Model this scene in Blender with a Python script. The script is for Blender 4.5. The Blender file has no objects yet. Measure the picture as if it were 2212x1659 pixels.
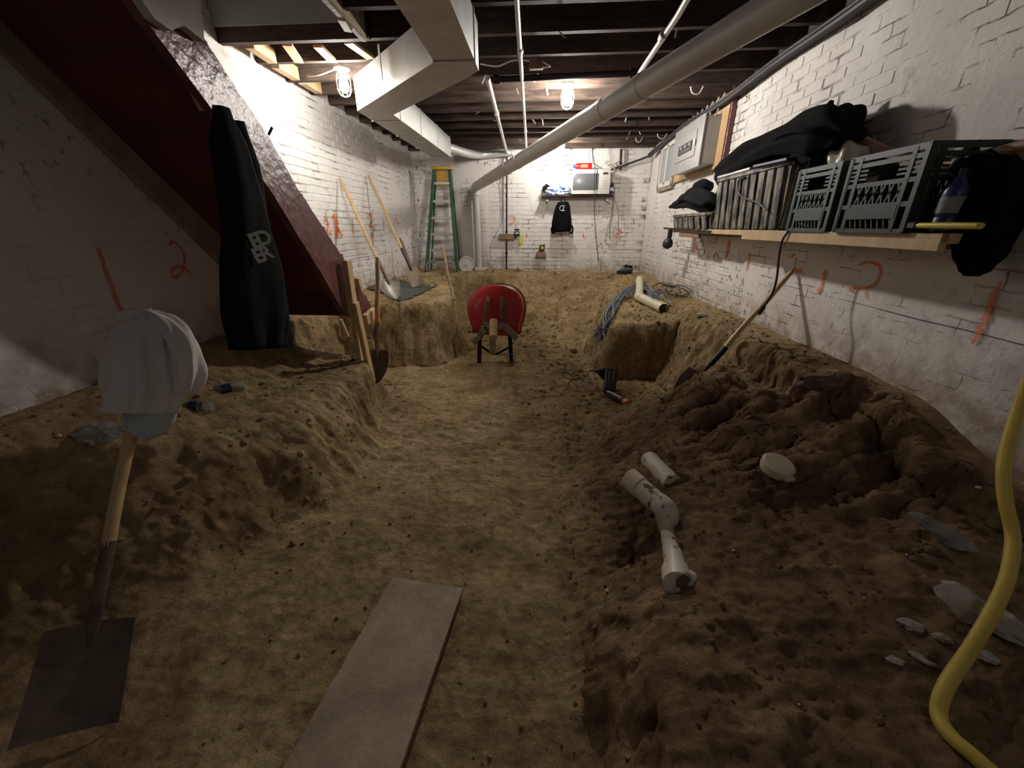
import bpy, bmesh, math, random
import numpy as np
from mathutils import Vector, Matrix, Euler, noise as mnoise
from mathutils.bvhtree import BVHTree
random.seed(7)
S = bpy.context.scene
COL = S.collection
# ------------------------------------------------------------------ camera, world, exposure
F = 850.0; PITCH = math.radians(21.8); YAW = math.radians(4.12); EYE = 1.5
cam_d = bpy.data.cameras.new('camera'); cam = bpy.data.objects.new('camera', cam_d); COL.objects.link(cam)
cam_d.sensor_width = 36; cam_d.lens = 36 * F / 2212; cam_d.clip_start = 0.02
cam.location = (0, 0, EYE); cam.rotation_euler = (math.pi / 2 - PITCH, 0, YAW)
S.camera = cam
w = bpy.data.worlds.new('world'); S.world = w; w.use_nodes = True
w.node_tree.nodes['Background'].inputs[0].default_value = (1, 0.95, 0.88, 1)
w.node_tree.nodes['Background'].inputs[1].default_value = 0.05
S.view_settings.view_transform = 'Standard'; S.view_settings.look = 'None'
S.view_settings.gamma = 1; S.view_settings.use_curve_mapping = False
S.view_settings.exposure = 0.3
BULB = 900.0
# the cellar continues behind the camera, with a fill lamp added there to brighten the foreground
for (nm, loc, pw) in (('rear_fill_light', (1.0, -1.2, 2.55), 8.8),):
    ld = bpy.data.lights.new(nm, 'POINT'); ld.energy = pw; ld.color = (1, .93, .86); ld.shadow_soft_size = .35
    lo = bpy.data.objects.new(nm, ld); lo.location = loc; COL.objects.link(lo)

# ------------------------------------------------------------------ measuring helpers (2212 x 1659 frame)
cp, sp, ca, sa = math.cos(PITCH), math.sin(PITCH), math.cos(YAW), math.sin(YAW)
EYEV = Vector((0, 0, EYE))
def ray(x, y):
    u = (x - 1106) / F; v = (829.5 - y) / F
    f = cp + v * sp
    return Vector((u * ca - f * sa, u * sa + f * ca, v * cp - sp))
def atZ(x, y, z): d = ray(x, y); return EYEV + d * ((z - EYE) / d.z)
def atY(x, y, Y): d = ray(x, y); return EYEV + d * (Y / d.y)
def atX(x, y, X): d = ray(x, y); return EYEV + d * (X / d.x)
XL, XR, YB = -2.42, 1.89, 8.0

# ------------------------------------------------------------------ numpy noise
def _h(ix, iy, iz, seed):
    n = (ix * 374761393 + iy * 668265263 + iz * 2147483647 + seed * 974634777) & 0xffffffff
    n = ((n ^ (n >> 13)) * 1274126177) & 0xffffffff
    return ((n ^ (n >> 16)) & 0xffff) / 65535.0
def vnoise(p, seed=0):
    i = np.floor(p).astype(np.int64); f = p - i; f = f * f * (3 - 2 * f)
    r = 0
    for a in (0, 1):
        wx = f[:, 0] if a else 1 - f[:, 0]
        for b in (0, 1):
            wy = f[:, 1] if b else 1 - f[:, 1]
            for c in (0, 1):
                wz = f[:, 2] if c else 1 - f[:, 2]
                r = r + wx * wy * wz * _h(i[:, 0] + a, i[:, 1] + b, i[:, 2] + c, seed)
    return r * 2 - 1
def fbm(p, scale, octs=4, seed=0, ridged=False):
    r = 0; a = 1; s = 0
    for o in range(octs):
        n = vnoise(p * scale + 17.3 * o, seed + o)
        if ridged: n = 1 - 2 * np.abs(n)
        r = r + a * n; s += a; a *= .5; scale *= 2.03
    return r / s

# ------------------------------------------------------------------ materials
def newmat(name):
    m = bpy.data.materials.new(name); m.use_nodes = True
    nt = m.node_tree; return m, nt, nt.nodes, nt.links, nt.nodes['Principled BSDF']
def mat(name, c, rough=.6, metal=0, c2=None, scale=6, bump=0, bscale=40, stretch=None, spec=.4, coord='Object', contrast=(.35, .65), alpha=None, sheen=0, detail=6, bdist=.01):
    m, nt, N, L, B = newmat(name)
    B.inputs['Roughness'].default_value = rough; B.inputs['Metallic'].default_value = metal
    B.inputs['Specular IOR Level'].default_value = spec
    B.inputs['Base Color'].default_value = (*c, 1)
    if sheen: B.inputs['Sheen Weight'].default_value = sheen
    if alpha is not None: B.inputs['Alpha'].default_value = alpha
    if c2 is not None or bump:
        tc = N.new('ShaderNodeTexCoord'); mp = N.new('ShaderNodeMapping')
        L.new(tc.outputs[coord], mp.inputs[0])
        if stretch: mp.inputs['Scale'].default_value = stretch
    if c2 is not None:
        n = N.new('ShaderNodeTexNoise'); n.inputs['Scale'].default_value = scale; n.inputs['Detail'].default_value = detail
        n.inputs['Roughness'].default_value = .62
        r = N.new('ShaderNodeValToRGB'); r.color_ramp.elements[0].position = contrast[0]; r.color_ramp.elements[1].position = contrast[1]
        r.color_ramp.elements[0].color = (*c, 1); r.color_ramp.elements[1].color = (*c2, 1)
        L.new(mp.outputs[0], n.inputs[0]); L.new(n.outputs[0], r.inputs[0]); L.new(r.outputs[0], B.inputs['Base Color'])
    if bump:
        n2 = N.new('ShaderNodeTexNoise'); n2.inputs['Scale'].default_value = bscale; n2.inputs['Detail'].default_value = 5
        bp = N.new('ShaderNodeBump'); bp.inputs['Strength'].default_value = bump; bp.inputs['Distance'].default_value = bdist
        L.new(mp.outputs[0], n2.inputs[0]); L.new(n2.outputs[0], bp.inputs['Height']); L.new(bp.outputs[0], B.inputs['Normal'])
    return m
def emis(name, c, s):
    m, nt, N, L, B = newmat(name)
    B.inputs['Base Color'].default_value = (*c, 1); B.inputs['Emission Color'].default_value = (*c, 1)
    B.inputs['Emission Strength'].default_value = s; return m

def paint_mat(name, joints, crack=1.0):
    """white masonry paint over brick; 'parge' attribute = smooth patches; joints = the recessed mortar plane"""
    m, nt, N, L, B = newmat(name)
    g = N.new('ShaderNodeNewGeometry')
    def noise(sc, det=5, rough=.6, stretch=None, src=None):
        n = N.new('ShaderNodeTexNoise'); n.inputs['Scale'].default_value = sc; n.inputs['Detail'].default_value = det; n.inputs['Roughness'].default_value = rough
        if stretch:
            mp = N.new('ShaderNodeMapping'); mp.inputs['Scale'].default_value = stretch; L.new(g.outputs['Position'], mp.inputs[0]); L.new(mp.outputs[0], n.inputs[0])
        else: L.new(g.outputs['Position'], n.inputs[0])
        return n.outputs[0]
    def ramp(x, a, b, ca_, cb_):
        r = N.new('ShaderNodeValToRGB'); r.color_ramp.elements[0].position = a; r.color_ramp.elements[1].position = b
        r.color_ramp.elements[0].color = (*ca_, 1); r.color_ramp.elements[1].color = (*cb_, 1); L.new(x, r.inputs[0]); return r.outputs[0]
    def mix(f, a, b):
        x = N.new('ShaderNodeMix'); x.data_type = 'RGBA'
        L.new(f, x.inputs[0]); L.new(a, x.inputs[6]) if not isinstance(a, tuple) else x.inputs[6].__setattr__('default_value', (*a, 1))
        L.new(b, x.inputs[7]) if not isinstance(b, tuple) else x.inputs[7].__setattr__('default_value', (*b, 1)); return x.outputs[2]
    base = ramp(noise(1.3), .3, .7, (.60, .57, .54), (.74, .71, .675))
    # flaked spots
    zone = ramp(noise(.7, 2), .46, .62, (0, 0, 0), (1, 1, 1))
    sp_ = ramp(noise(22, 4, .55, (1, .8, .7)), .60, .66, (0, 0, 0), (1, 1, 1))
    mu = N.new('ShaderNodeMath'); mu.operation = 'MULTIPLY'; L.new(zone, mu.inputs[0]); L.new(sp_, mu.inputs[1])
    base = mix(mu.outputs[0], base, (.16, .125, .10))
    # soil splashed up from the dug ground
    sx = N.new('ShaderNodeSeparateXYZ'); L.new(g.outputs['Position'], sx.inputs[0])
    mr = N.new('ShaderNodeMapRange'); mr.inputs[1].default_value = .98; mr.inputs[2].default_value = .66; L.new(sx.outputs[2], mr.inputs[0])
    nz = N.new('ShaderNodeMath'); nz.operation = 'MULTIPLY'; L.new(mr.outputs[0], nz.inputs[0]); L.new(ramp(noise(7), .35, .6, (0, 0, 0), (1, 1, 1)), nz.inputs[1])
    base = mix(nz.outputs[0], base, (.27, .19, .12))
    if joints:
        at = N.new('ShaderNodeAttribute'); at.attribute_name = 'parge'
        dk = ramp(noise(3.4, 6, .7), .50, .64, (0, 0, 0), (1, 1, 1))
        inv = N.new('ShaderNodeMath'); inv.operation = 'SUBTRACT'; inv.inputs[0].default_value = 1; L.new(at.outputs['Fac'], inv.inputs[1])
        m2 = N.new('ShaderNodeMath'); m2.operation = 'MULTIPLY'; L.new(dk, m2.inputs[0]); L.new(inv.outputs[0], m2.inputs[1])
        base = mix(m2.outputs[0], base, (.17, .135, .11))
    if joints:
        sm = N.new('ShaderNodeMath'); sm.operation = 'ADD'; L.new(sx.outputs[0], sm.inputs[0]); L.new(sx.outputs[1], sm.inputs[1])
        cb = N.new('ShaderNodeCombineXYZ'); L.new(sm.outputs[0], cb.inputs[0]); L.new(sx.outputs[2], cb.inputs[1])
        wv = N.new('ShaderNodeTexNoise'); wv.inputs['Scale'].default_value = 9; L.new(g.outputs['Position'], wv.inputs[0])
        va = N.new('ShaderNodeVectorMath'); va.operation = 'MULTIPLY_ADD'; va.inputs[1].default_value = (.03, .03, 0); L.new(wv.outputs[1], va.inputs[0]); L.new(cb.outputs[0], va.inputs[2])
        br = N.new('ShaderNodeTexBrick'); L.new(va.outputs[0], br.inputs[0]); br.inputs['Scale'].default_value = 1
        br.inputs['Brick Width'].default_value = .216; br.inputs['Row Height'].default_value = .075; br.inputs['Mortar Size'].default_value = .005; br.inputs['Mortar Smooth'].default_value = .4
        m3 = N.new('ShaderNodeMath'); m3.operation = 'MULTIPLY'; L.new(br.outputs['Fac'], m3.inputs[0]); L.new(ramp(noise(3.1, 6, .72), .50, .60, (0, 0, 0), (1, 1, 1)), m3.inputs[1])
        m4 = N.new('ShaderNodeMath'); m4.operation = 'MULTIPLY'; L.new(m3.outputs[0], m4.inputs[0]); L.new(at.outputs['Fac'], m4.inputs[1])
        m4b = N.new('ShaderNodeMath'); m4b.operation = 'MULTIPLY'; m4b.inputs[1].default_value = crack; L.new(m4.outputs[0], m4b.inputs[0]); m4 = m4b; base = mix(m4.outputs[0], base, (.20, .16, .13))
    L.new(base, B.inputs['Base Color']); B.inputs['Roughness'].default_value = .72; B.inputs['Specular IOR Level'].default_value = .25
    bp = N.new('ShaderNodeBump'); bp.inputs['Strength'].default_value = .55; bp.inputs['Distance'].default_value = .012
    ad = N.new('ShaderNodeMath'); ad.operation = 'SUBTRACT'; L.new(noise(16, 6, .6), ad.inputs[0]); L.new(mu.outputs[0], ad.inputs[1])
    if joints:
        a5 = N.new('ShaderNodeMath'); a5.operation = 'SUBTRACT'; L.new(ad.outputs[0], a5.inputs[0]); L.new(m4.outputs[0], a5.inputs[1]); ad = a5
    L.new(ad.outputs[0], bp.inputs['Height']); L.new(bp.outputs[0], B.inputs['Normal'])
    return m

def dirt_mat():
    m, nt, N, L, B = newmat('dug_earth')
    g = N.new('ShaderNodeNewGeometry')
    def noise(sc, det=6, rough=.65):
        n = N.new('ShaderNodeTexNoise'); n.inputs['Scale'].default_value = sc; n.inputs['Detail'].default_value = det; n.inputs['Roughness'].default_value = rough
        L.new(g.outputs['Position'], n.inputs[0]); return n.outputs[0]
    def ramp(x, pts):
        r = N.new('ShaderNodeValToRGB'); e = r.color_ramp.elements
        while len(e) < len(pts): e.new(.5)
        for q, (p_, c_) in zip(e, pts): q.position = p_; q.color = (*c_, 1)
        L.new(x, r.inputs[0]); return r.outputs[0]
    dry = ramp(noise(3.0), [(.28, (.185, .125, .060)), (.47, (.34, .240, .122)), (.68, (.50, .37, .205))])
    wet = ramp(noise(3.4), [(.30, (.125, .078, .040)), (.5, (.24, .155, .082)), (.70, (.37, .252, .145))])
    at = N.new('ShaderNodeAttribute'); at.attribute_name = 'moist'
    x = N.new('ShaderNodeMix'); x.data_type = 'RGBA'; L.new(at.outputs['Fac'], x.inputs[0]); L.new(dry, x.inputs[6]); L.new(wet, x.inputs[7])
    fine = ramp(noise(17, 8, .72), [(.34, (.62, .60, .57)), (.5, (1, 1, 1)), (.66, (1.28, 1.27, 1.24))])
    y = N.new('ShaderNodeMix'); y.data_type = 'RGBA'; y.blend_type = 'MULTIPLY'; y.inputs[0].default_value = 1; L.new(x.outputs[2], y.inputs[6]); L.new(fine, y.inputs[7])
    L.new(y.outputs[2], B.inputs['Base Color']); B.inputs['Roughness'].default_value = .88; B.inputs['Specular IOR Level'].default_value = .18
    vo = N.new('ShaderNodeTexVoronoi'); vo.inputs['Scale'].default_value = 24; L.new(g.outputs['Position'], vo.inputs[0])
    ad = N.new('ShaderNodeMath'); ad.operation = 'MULTIPLY_ADD'; ad.inputs[1].default_value = .35; L.new(vo.outputs[0], ad.inputs[0]); L.new(noise(30, 8, .7), ad.inputs[2])
    bp = N.new('ShaderNodeBump'); bp.inputs['Strength'].default_value = 1.0; bp.inputs['Distance'].default_value = .02
    L.new(ad.outputs[0], bp.inputs['Height']); L.new(bp.outputs[0], B.inputs['Normal'])
    return m

def spray_mat(name='orange_spray_paint', col=(.78, .16, .03)):
    m, nt, N, L, B = newmat(name)
    B.inputs['Base Color'].default_value = (*col, 1); B.inputs['Roughness'].default_value = .7
    uv = N.new('ShaderNodeUVMap'); sx = N.new('ShaderNodeSeparateXYZ'); L.new(uv.outputs[0], sx.inputs[0])
    a = N.new('ShaderNodeMath'); a.operation = 'PINGPONG'; a.inputs[1].default_value = .5; L.new(sx.outputs[1], a.inputs[0])
    g = N.new('ShaderNodeNewGeometry'); n = N.new('ShaderNodeTexNoise'); n.inputs['Scale'].default_value = 45; n.inputs['Detail'].default_value = 4; L.new(g.outputs['Position'], n.inputs[0])
    b = N.new('ShaderNodeMath'); b.operation = 'MULTIPLY_ADD'; b.inputs[1].default_value = .9; L.new(n.outputs[0], b.inputs[0]); L.new(a.outputs[0], b.inputs[2])
    mr = N.new('ShaderNodeMapRange'); mr.inputs[1].default_value = .50; mr.inputs[2].default_value = .90; mr.inputs[4].default_value = .80; L.new(b.outputs[0], mr.inputs[0])
    L.new(mr.outputs[0], B.inputs['Alpha']); return m

M = {}
M['wall'] = paint_mat('painted_mortar', True); M['wall_soft'] = paint_mat('smooth_painted_mortar', True, .22); M['brick'] = paint_mat('painted_brick', False)
M['dirt'] = dirt_mat(); M['spray'] = spray_mat()
M['joist'] = mat('old_joist_wood', (.030, .020, .015), .8, c2=(.085, .055, .038), scale=5, stretch=(1, 9, 9), bump=.4, coord='Object')
M['newwood'] = mat('fresh_pine', (.50, .34, .18), .6, c2=(.62, .45, .27), scale=4, stretch=(3, 3, .5), bump=.15, bscale=25)
M['oldwood'] = mat('weathered_board', (.20, .155, .105), .75, c2=(.40, .315, .22), scale=5, stretch=(1, 1, 1), bump=.4, bscale=30, contrast=(.3, .68))
M['handle'] = mat('ash_handle', (.46, .30, .14), .5, c2=(.56, .40, .22), scale=5, stretch=(4, 4, .6))
M['handledark'] = mat('dirty_handle', (.17, .10, .065), .6, c2=(.28, .18, .11), scale=8)
M['ply'] = mat('plywood', (.50, .31, .15), .65, c2=(.60, .41, .22), scale=3, stretch=(1, 1, .3), bump=.1)
M['red'] = mat('oxblood_gloss_paint', (.10, .030, .030), .30, c2=(.17, .060, .058), scale=7, bump=.7, bscale=22, spec=.5)
M['redd'] = mat('oxblood_flat_paint', (.085, .020, .014), .5, c2=(.13, .034, .022), scale=4, bump=.2, bscale=14)
M['steel'] = mat('worn_steel', (.33, .31, .29), .42, .85, c2=(.16, .12, .09), scale=9, contrast=(.4, .7))
M['steeldirt'] = mat('muddy_steel', (.10, .075, .055), .6, .4, c2=(.19, .14, .095), scale=8)
M['galv'] = mat('galvanised_sheet', (.50, .51, .49), .45, .55, c2=(.60, .61, .58), scale=7, bump=.15, bscale=3, bdist=.03)
M['pvcg'] = mat('grey_drain_paint', (.56, .54, .51), .33, c2=(.64, .62, .59), scale=3, stretch=(1, 1, 1))
M['pvc'] = mat('dirty_white_pvc', (.66, .62, .52), .4, c2=(.14, .09, .055), scale=17, contrast=(.57, .63))
M['pvcclean'] = mat('cream_pvc', (.68, .60, .44), .35)
M['white'] = mat('white_plastic', (.68, .67, .63), .45)
M['chalk'] = mat('chalk_string_line', (.12, .11, .16), .9)
M['black'] = mat('black_cloth', (.0035, .0035, .004), .95, c2=(.006, .006, .0065), scale=5, bump=.25, bscale=25, spec=.08)
M['charcoal'] = mat('charcoal_cloth', (.007, .008, .009), .95, c2=(.014, .0155, .017), scale=5, bump=.4, bscale=18, spec=.08)
M['blackp'] = mat('black_plastic', (.014, .014, .015), .4, c2=(.03, .03, .03), scale=8)
M['iron'] = mat('black_iron', (.022, .018, .017), .5, .6)
M['copper'] = mat('white_conduit', (.55, .52, .47), .3, .5)
M['cable'] = mat('dark_cable', (.03, .028, .03), .55)
M['greyw'] = mat('grey_wire', (.22, .23, .25), .5)
M['bluew'] = mat('blue_grey_wire', (.16, .22, .31), .5)
M['whitew'] = mat('white_wire', (.6, .58, .52), .5)
M['bulb'] = emis('lit_bulb', (1.0, .945, .87), BULB * 1.25)
M['bulb_side'] = emis('lit_bulb_dimmed', (1.0, .945, .87), BULB * .5); M['bulb_back'] = emis('lit_bulb_far', (1.0, .945, .87), BULB * .75); M['fixture'] = mat('porcelain', (.75, .72, .66), .3)  # side bulb dimmed to keep the wall beside it from burning out
M['cage'] = mat('cage_wire', (.45, .42, .38), .4, .7)
M['glass'] = None
m, nt, N, L, B = newmat('window_glass'); B.inputs['Base Color'].default_value = (.33, .36, .37, 1); B.inputs['Roughness'].default_value = .12; M['glass'] = m
m, nt, N, L, B = newmat('clear_plastic'); B.inputs['Base Color'].default_value = (.78, .84, .9, 1); B.inputs['Roughness'].default_value = .12; B.inputs['Transmission Weight'].default_value = .85; B.inputs['IOR'].default_value = 1.2; M['clear'] = m
m, nt, N, L, B = newmat('plastic_bag_film'); B.inputs['Base Color'].default_value = (.62, .58, .5, 1); B.inputs['Roughness'].default_value = .25; B.inputs['Alpha'].default_value = .72; M['bagfilm'] = m
M['bagblue'] = mat('blue_white_wrapper', (.06, .16, .62), .3, c2=(.70, .72, .80), scale=11, contrast=(.42, .55), bump=.6, bscale=18)
M['shirt'] = mat('pale_pinkish_cotton', (.62, .565, .53), .95, c2=(.68, .62, .585), scale=3, bump=.2, bscale=60)
M['greycloth'] = mat('grey_green_cotton', (.42, .44, .42), .95, c2=(.48, .50, .47), scale=3, bump=.2, bscale=60)
M['ladder'] = mat('green_fibreglass', (.020, .075, .050), .45)
M['yellow'] = mat('yellow_plastic', (.50, .30, .04), .5, c2=(.48, .27, .04), scale=12)
M['alu'] = mat('dull_aluminium', (.40, .40, .36), .4, .7)
M['barrow'] = mat('scuffed_red_steel', (.40, .022, .022), .42, c2=(.42, .20, .17), scale=3.2, contrast=(.56, .70))
M['microw'] = mat('microwave_cream', (.62, .60, .55), .4)
M['mwin'] = mat('microwave_window', (.12, .125, .13), .25)
M['redjug'] = mat('red_jug', (.48, .012, .02), .35)
M['bluecap'] = mat('blue_cap', (.05, .09, .55), .4)
M['bottleblue'] = mat('blue_bottle', (.025, .035, .075), .25)
M['panel'] = mat('grey_panel_enamel', (.27, .265, .255), .4, c2=(.33, .32, .31), scale=6)
M['cratebg'] = mat('slate_blue_crate_plastic', (.050, .070, .074), .5, c2=(.080, .105, .108), scale=7)
M['crateg'] = mat('dark_green_crate_plastic', (.012, .024, .018), .5, c2=(.022, .040, .030), scale=7)
M['tote'] = mat('mud_smeared_tote', (.03, .03, .031), .55, c2=(.30, .27, .21), scale=15, stretch=(1, 1, .4), contrast=(.42, .62))
M['grayblack'] = mat('rubber_mat', (.045, .045, .045), .7, c2=(.09, .088, .08), scale=6)
M['stone'] = mat('grey_stone', (.22, .21, .195), .85, c2=(.38, .36, .325), scale=8, bump=.6, bscale=20)
M['stonelt'] = mat('mortar_rubble', (.30, .27, .235), .9, c2=(.54, .50, .44), scale=9, bump=.7, bscale=22)
M['clod'] = mat('clod_earth', (.12, .08, .045), .95, c2=(.26, .18, .10), scale=5, bump=.5, bscale=30)
M['hose'] = mat('yellow_hose_rubber', (.70, .52, .10), .5, c2=(.58, .42, .09), scale=6)
M['orange'] = mat('orange_plastic', (.85, .22, .07), .45)
M['ylw'] = mat('yellow_paint', (.62, .52, .05), .5)
M['purple'] = mat('purple_label', (.035, .03, .12), .35)
M['drywall'] = mat('greenboard_drywall', (.34, .37, .345), .85, c2=(.38, .405, .38), scale=3)
M['plaster'] = mat('pale_painted_plaster', (.50, .48, .45), .8, c2=(.58, .56, .53), scale=3, bump=.2)
M['brickred'] = mat('bare_brick', (.20, .11, .085), .85, c2=(.30, .19, .15), scale=12, bump=.4)
M['logo'] = mat('pale_print', (.52, .54, .50), .7); M['logog'] = mat('green_print', (.45, .55, .35), .7); M['logow'] = mat('white_print', (.75, .75, .75), .6)

# ------------------------------------------------------------------ mesh builder
class MB:
    def __init__(s): s.v = []; s.f = []; s.uv = None
    def add(s, vs, fs, T=None):
        o = len(s.v)
        s.v += [(T @ Vector(v))[:] if T is not None else tuple(v) for v in vs]
        s.f += [tuple(i + o for i in f) for f in fs]; return s
    def box(s, c, d, rot=None, bev=0, seg=1):
        x, y, z = d[0] / 2, d[1] / 2, d[2] / 2
        T = Matrix.Translation(Vector(c))
        if rot is not None: T = T @ (rot.to_4x4() if isinstance(rot, Matrix) else Euler(rot).to_matrix().to_4x4())
        if bev:
            bm = bmesh.new(); bmesh.ops.create_cube(bm, size=1)
            for v in bm.verts: v.co = Vector((v.co.x * d[0], v.co.y * d[1], v.co.z * d[2]))
            bmesh.ops.bevel(bm, geom=bm.edges[:], offset=bev, segments=seg, profile=.5, affect='EDGES')
            bm.verts.index_update(); s.add([v.co[:] for v in bm.verts], [[v.index for v in f.verts] for f in bm.faces], T); bm.free(); return s
        vs = [(-x, -y, -z), (x, -y, -z), (x, y, -z), (-x, y, -z), (-x, -y, z), (x, -y, z), (x, y, z), (-x, y, z)]
        return s.add(vs, [(3, 2, 1, 0), (4, 5, 6, 7), (0, 1, 5, 4), (1, 2, 6, 5), (2, 3, 7, 6), (3, 0, 4, 7)], T)
    def bar(s, a, b, w, h, up=(0, 0, 1), bev=0):
        a, b = Vector(a), Vector(b); return s.box((a + b) / 2, ((b - a).length, w, h), frame(b - a, up), bev)
    def sweep(s, path, radii, n=10, up=(0, 0, 1), fold=None, caps=True, closed=False):
        P_ = [Vector(p) for p in path]; k = len(P_); vs = []; fs = []
        prev = None
        for i, p in enumerate(P_):
            if closed: t = P_[(i + 1) % k] - P_[i - 1]
            else: t = P_[min(i + 1, k - 1)] - P_[max(i - 1, 0)]
            t.normalize()
            if prev is None:
                u = Vector(up); u = u - t * u.dot(t)
                if u.length < .05: u = Vector((1, 0, 0)) - t * t.x
            else: u = prev - t * prev.dot(t)
            u.normalize(); prev = u; b_ = t.cross(u)
            r = radii[i] if isinstance(radii, (list, tuple)) else radii
            ra, rb = r if isinstance(r, (list, tuple)) else (r, r)
            for j in range(n):
                a = 2 * math.pi * j / n; q = 1 + (fold(i / (k - 1 or 1), a) if fold else 0)
                vs.append(p + b_ * (math.cos(a) * ra * q) + u * (math.sin(a) * rb * q))
        for i in range(k if closed else k - 1):
            for j in range(n):
                i2 = (i + 1) % k
                fs.append((i * n + j, i * n + (j + 1) % n, i2 * n + (j + 1) % n, i2 * n + j))
        if caps and not closed: fs += [tuple(range(n))[::-1], tuple((k - 1) * n + j for j in range(n))]
        return s.add(vs, fs)
    def tube(s, path, r, n=8, **k): return s.sweep(path, r, n, **k)
    def lathe(s, prof, T=None, n=24, cap=True):
        vs = [(r * math.cos(2 * math.pi * j / n), r * math.sin(2 * math.pi * j / n), z) for r, z in prof for j in range(n)]; fs = []
        for i in range(len(prof) - 1):
            for j in range(n): fs.append((i * n + j, i * n + (j + 1) % n, (i + 1) * n + (j + 1) % n, (i + 1) * n + j))
        if cap: fs += [tuple(range(n))[::-1], tuple((len(prof) - 1) * n + j for j in range(n))]
        return s.add(vs, fs, T)
    def prism(s, poly, h, T=None):
        n = len(poly); vs = [(x, y, 0) for x, y in poly] + [(x, y, h) for x, y in poly]
        return s.add(vs, [tuple(range(n))[::-1], tuple(range(n, 2 * n))] + [(i, (i + 1) % n, n + (i + 1) % n, n + i) for i in range(n)], T)
    def grid(s, fn, nu, nv, th=0, T=None):
        vs = [Vector(fn(i / nu, j / nv)) for j in range(nv + 1) for i in range(nu + 1)]
        W = nu + 1; fs = [(j * W + i, j * W + i + 1, (j + 1) * W + i + 1, (j + 1) * W + i) for j in range(nv) for i in range(nu)]
        if th:
            ns = [Vector() for _ in vs]
            for f in fs:
                n_ = (vs[f[1]] - vs[f[0]]).cross(vs[f[3]] - vs[f[0]])
                for i in f: ns[i] += n_
            K = len(vs); vs = vs + [v - n_.normalized() * th for v, n_ in zip(vs, ns)]
            fs = fs + [tuple(i + K for i in f)[::-1] for f in fs]
            rim = [i for i in range(W)] + [j * W + nu for j in range(1, nv + 1)] + [nv * W + i for i in range(nu - 1, -1, -1)] + [j * W for j in range(nv - 1, 0, -1)]
            for a, b in zip(rim, rim[1:] + rim[:1]): fs.append((b, a, a + K, b + K))
        return s.add(vs, fs, T)
    def lump(s, c, d, seed=0, amp=.25, sub=2, freq=1.6, rot=None, flat=False):
        bm = bmesh.new(); bmesh.ops.create_icosphere(bm, subdivisions=sub, radius=1); off = Vector((seed * 3.17, seed * 1.3, seed * 7.7))
        T = Matrix.Translation(Vector(c))
        if rot is not None: T = T @ Euler(rot).to_matrix().to_4x4()
        for v in bm.verts:
            q = 1 + amp * mnoise.noise(v.co * freq + off) + amp * .5 * mnoise.noise(v.co * freq * 2.7 + off)
            v.co = Vector((v.co.x * d[0] / 2, v.co.y * d[1] / 2, v.co.z * d[2] / 2)) * q
        bm.verts.index_update(); s.add([v.co[:] for v in bm.verts], [[v.index for v in f.verts] for f in bm.faces], T); bm.free(); return s
    def mesh(s, name, mt, smooth=True, ang=.6, origin=Vector()):
        me = bpy.data.meshes.new(name)
        me.from_pydata([(v[0] - origin[0], v[1] - origin[1], v[2] - origin[2]) for v in s.v], [], s.f); me.validate()
        bm = bmesh.new(); bm.from_mesh(me); bmesh.ops.recalc_face_normals(bm, faces=bm.faces[:]); bm.to_mesh(me); bm.free()
        if smooth:
            me.polygons.foreach_set('use_smooth', [True] * len(me.polygons)); me.set_sharp_from_angle(angle=ang)
        me.materials.append(M[mt] if isinstance(mt, str) else mt); return me
    def build(s, name, mt, parent=None, smooth=True, ang=.6, label=None):
        if parent is not None: org = wloc(parent)
        else:
            lo = [min(v[k] for v in s.v) for k in range(3)]; hi = [max(v[k] for v in s.v) for k in range(3)]
            org = Vector(((lo[0] + hi[0]) / 2, (lo[1] + hi[1]) / 2, lo[2]))
        o = bpy.data.objects.new(name, s.mesh(name, mt, smooth, ang, org)); COL.objects.link(o)
        if parent is not None: o.parent = parent
        else: o.location = org
        if label: o['label'] = label
        return o
def wloc(o):
    r = Vector()
    while o is not None: r += o.location; o = o.parent
    return r
def frame(x, up=(0, 0, 1)):
    x = Vector(x).normalized(); u = Vector(up)
    if abs(x.dot(u.normalized())) > .98: u = Vector((0, 1, 0)) if abs(x.y) < .9 else Vector((1, 0, 0))
    y = u.cross(x).normalized(); z = x.cross(y); return Matrix((x, y, z)).transposed()
def zframe(p, z, y):     # local z along z, local y toward y
    z = Vector(z).normalized(); y = Vector(y); y = (y - z * y.dot(z)).normalized(); x = y.cross(z)
    T = Matrix((x, y, z)).transposed().to_4x4(); T.translation = Vector(p); return T
def thing(name, label, cat, loc=(0, 0, 0), group=None):
    o = bpy.data.objects.new(name, None); COL.objects.link(o); o.location = loc; o.empty_display_size = .1
    return tag(o, label, cat, group)
def tag(o, label, cat, group=None, kind=None):
    o['label'] = label; o['category'] = cat
    if group: o['group'] = group
    if kind: o['kind'] = kind
    return o
def struct(o): o['kind'] = 'structure'; return o
def stuff(o): o['kind'] = 'stuff'; return o
def lerp(a, b, t): return Vector(a) * (1 - t) + Vector(b) * t
def curve_pts(pts, n=8):       # Catmull-Rom
    P_ = [Vector(p) for p in pts]; P_ = [P_[0] * 2 - P_[1]] + P_ + [P_[-1] * 2 - P_[-2]]; out = []
    for i in range(1, len(P_) - 2):
        a, b, c, d = P_[i - 1:i + 3]
        for k in range(n):
            t = k / n; out.append(.5 * ((2 * b) + (c - a) * t + (2 * a - 5 * b + 4 * c - d) * t * t + (3 * b - 3 * c + d - a) * t ** 3))
    return out + [P_[-2]]
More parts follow.
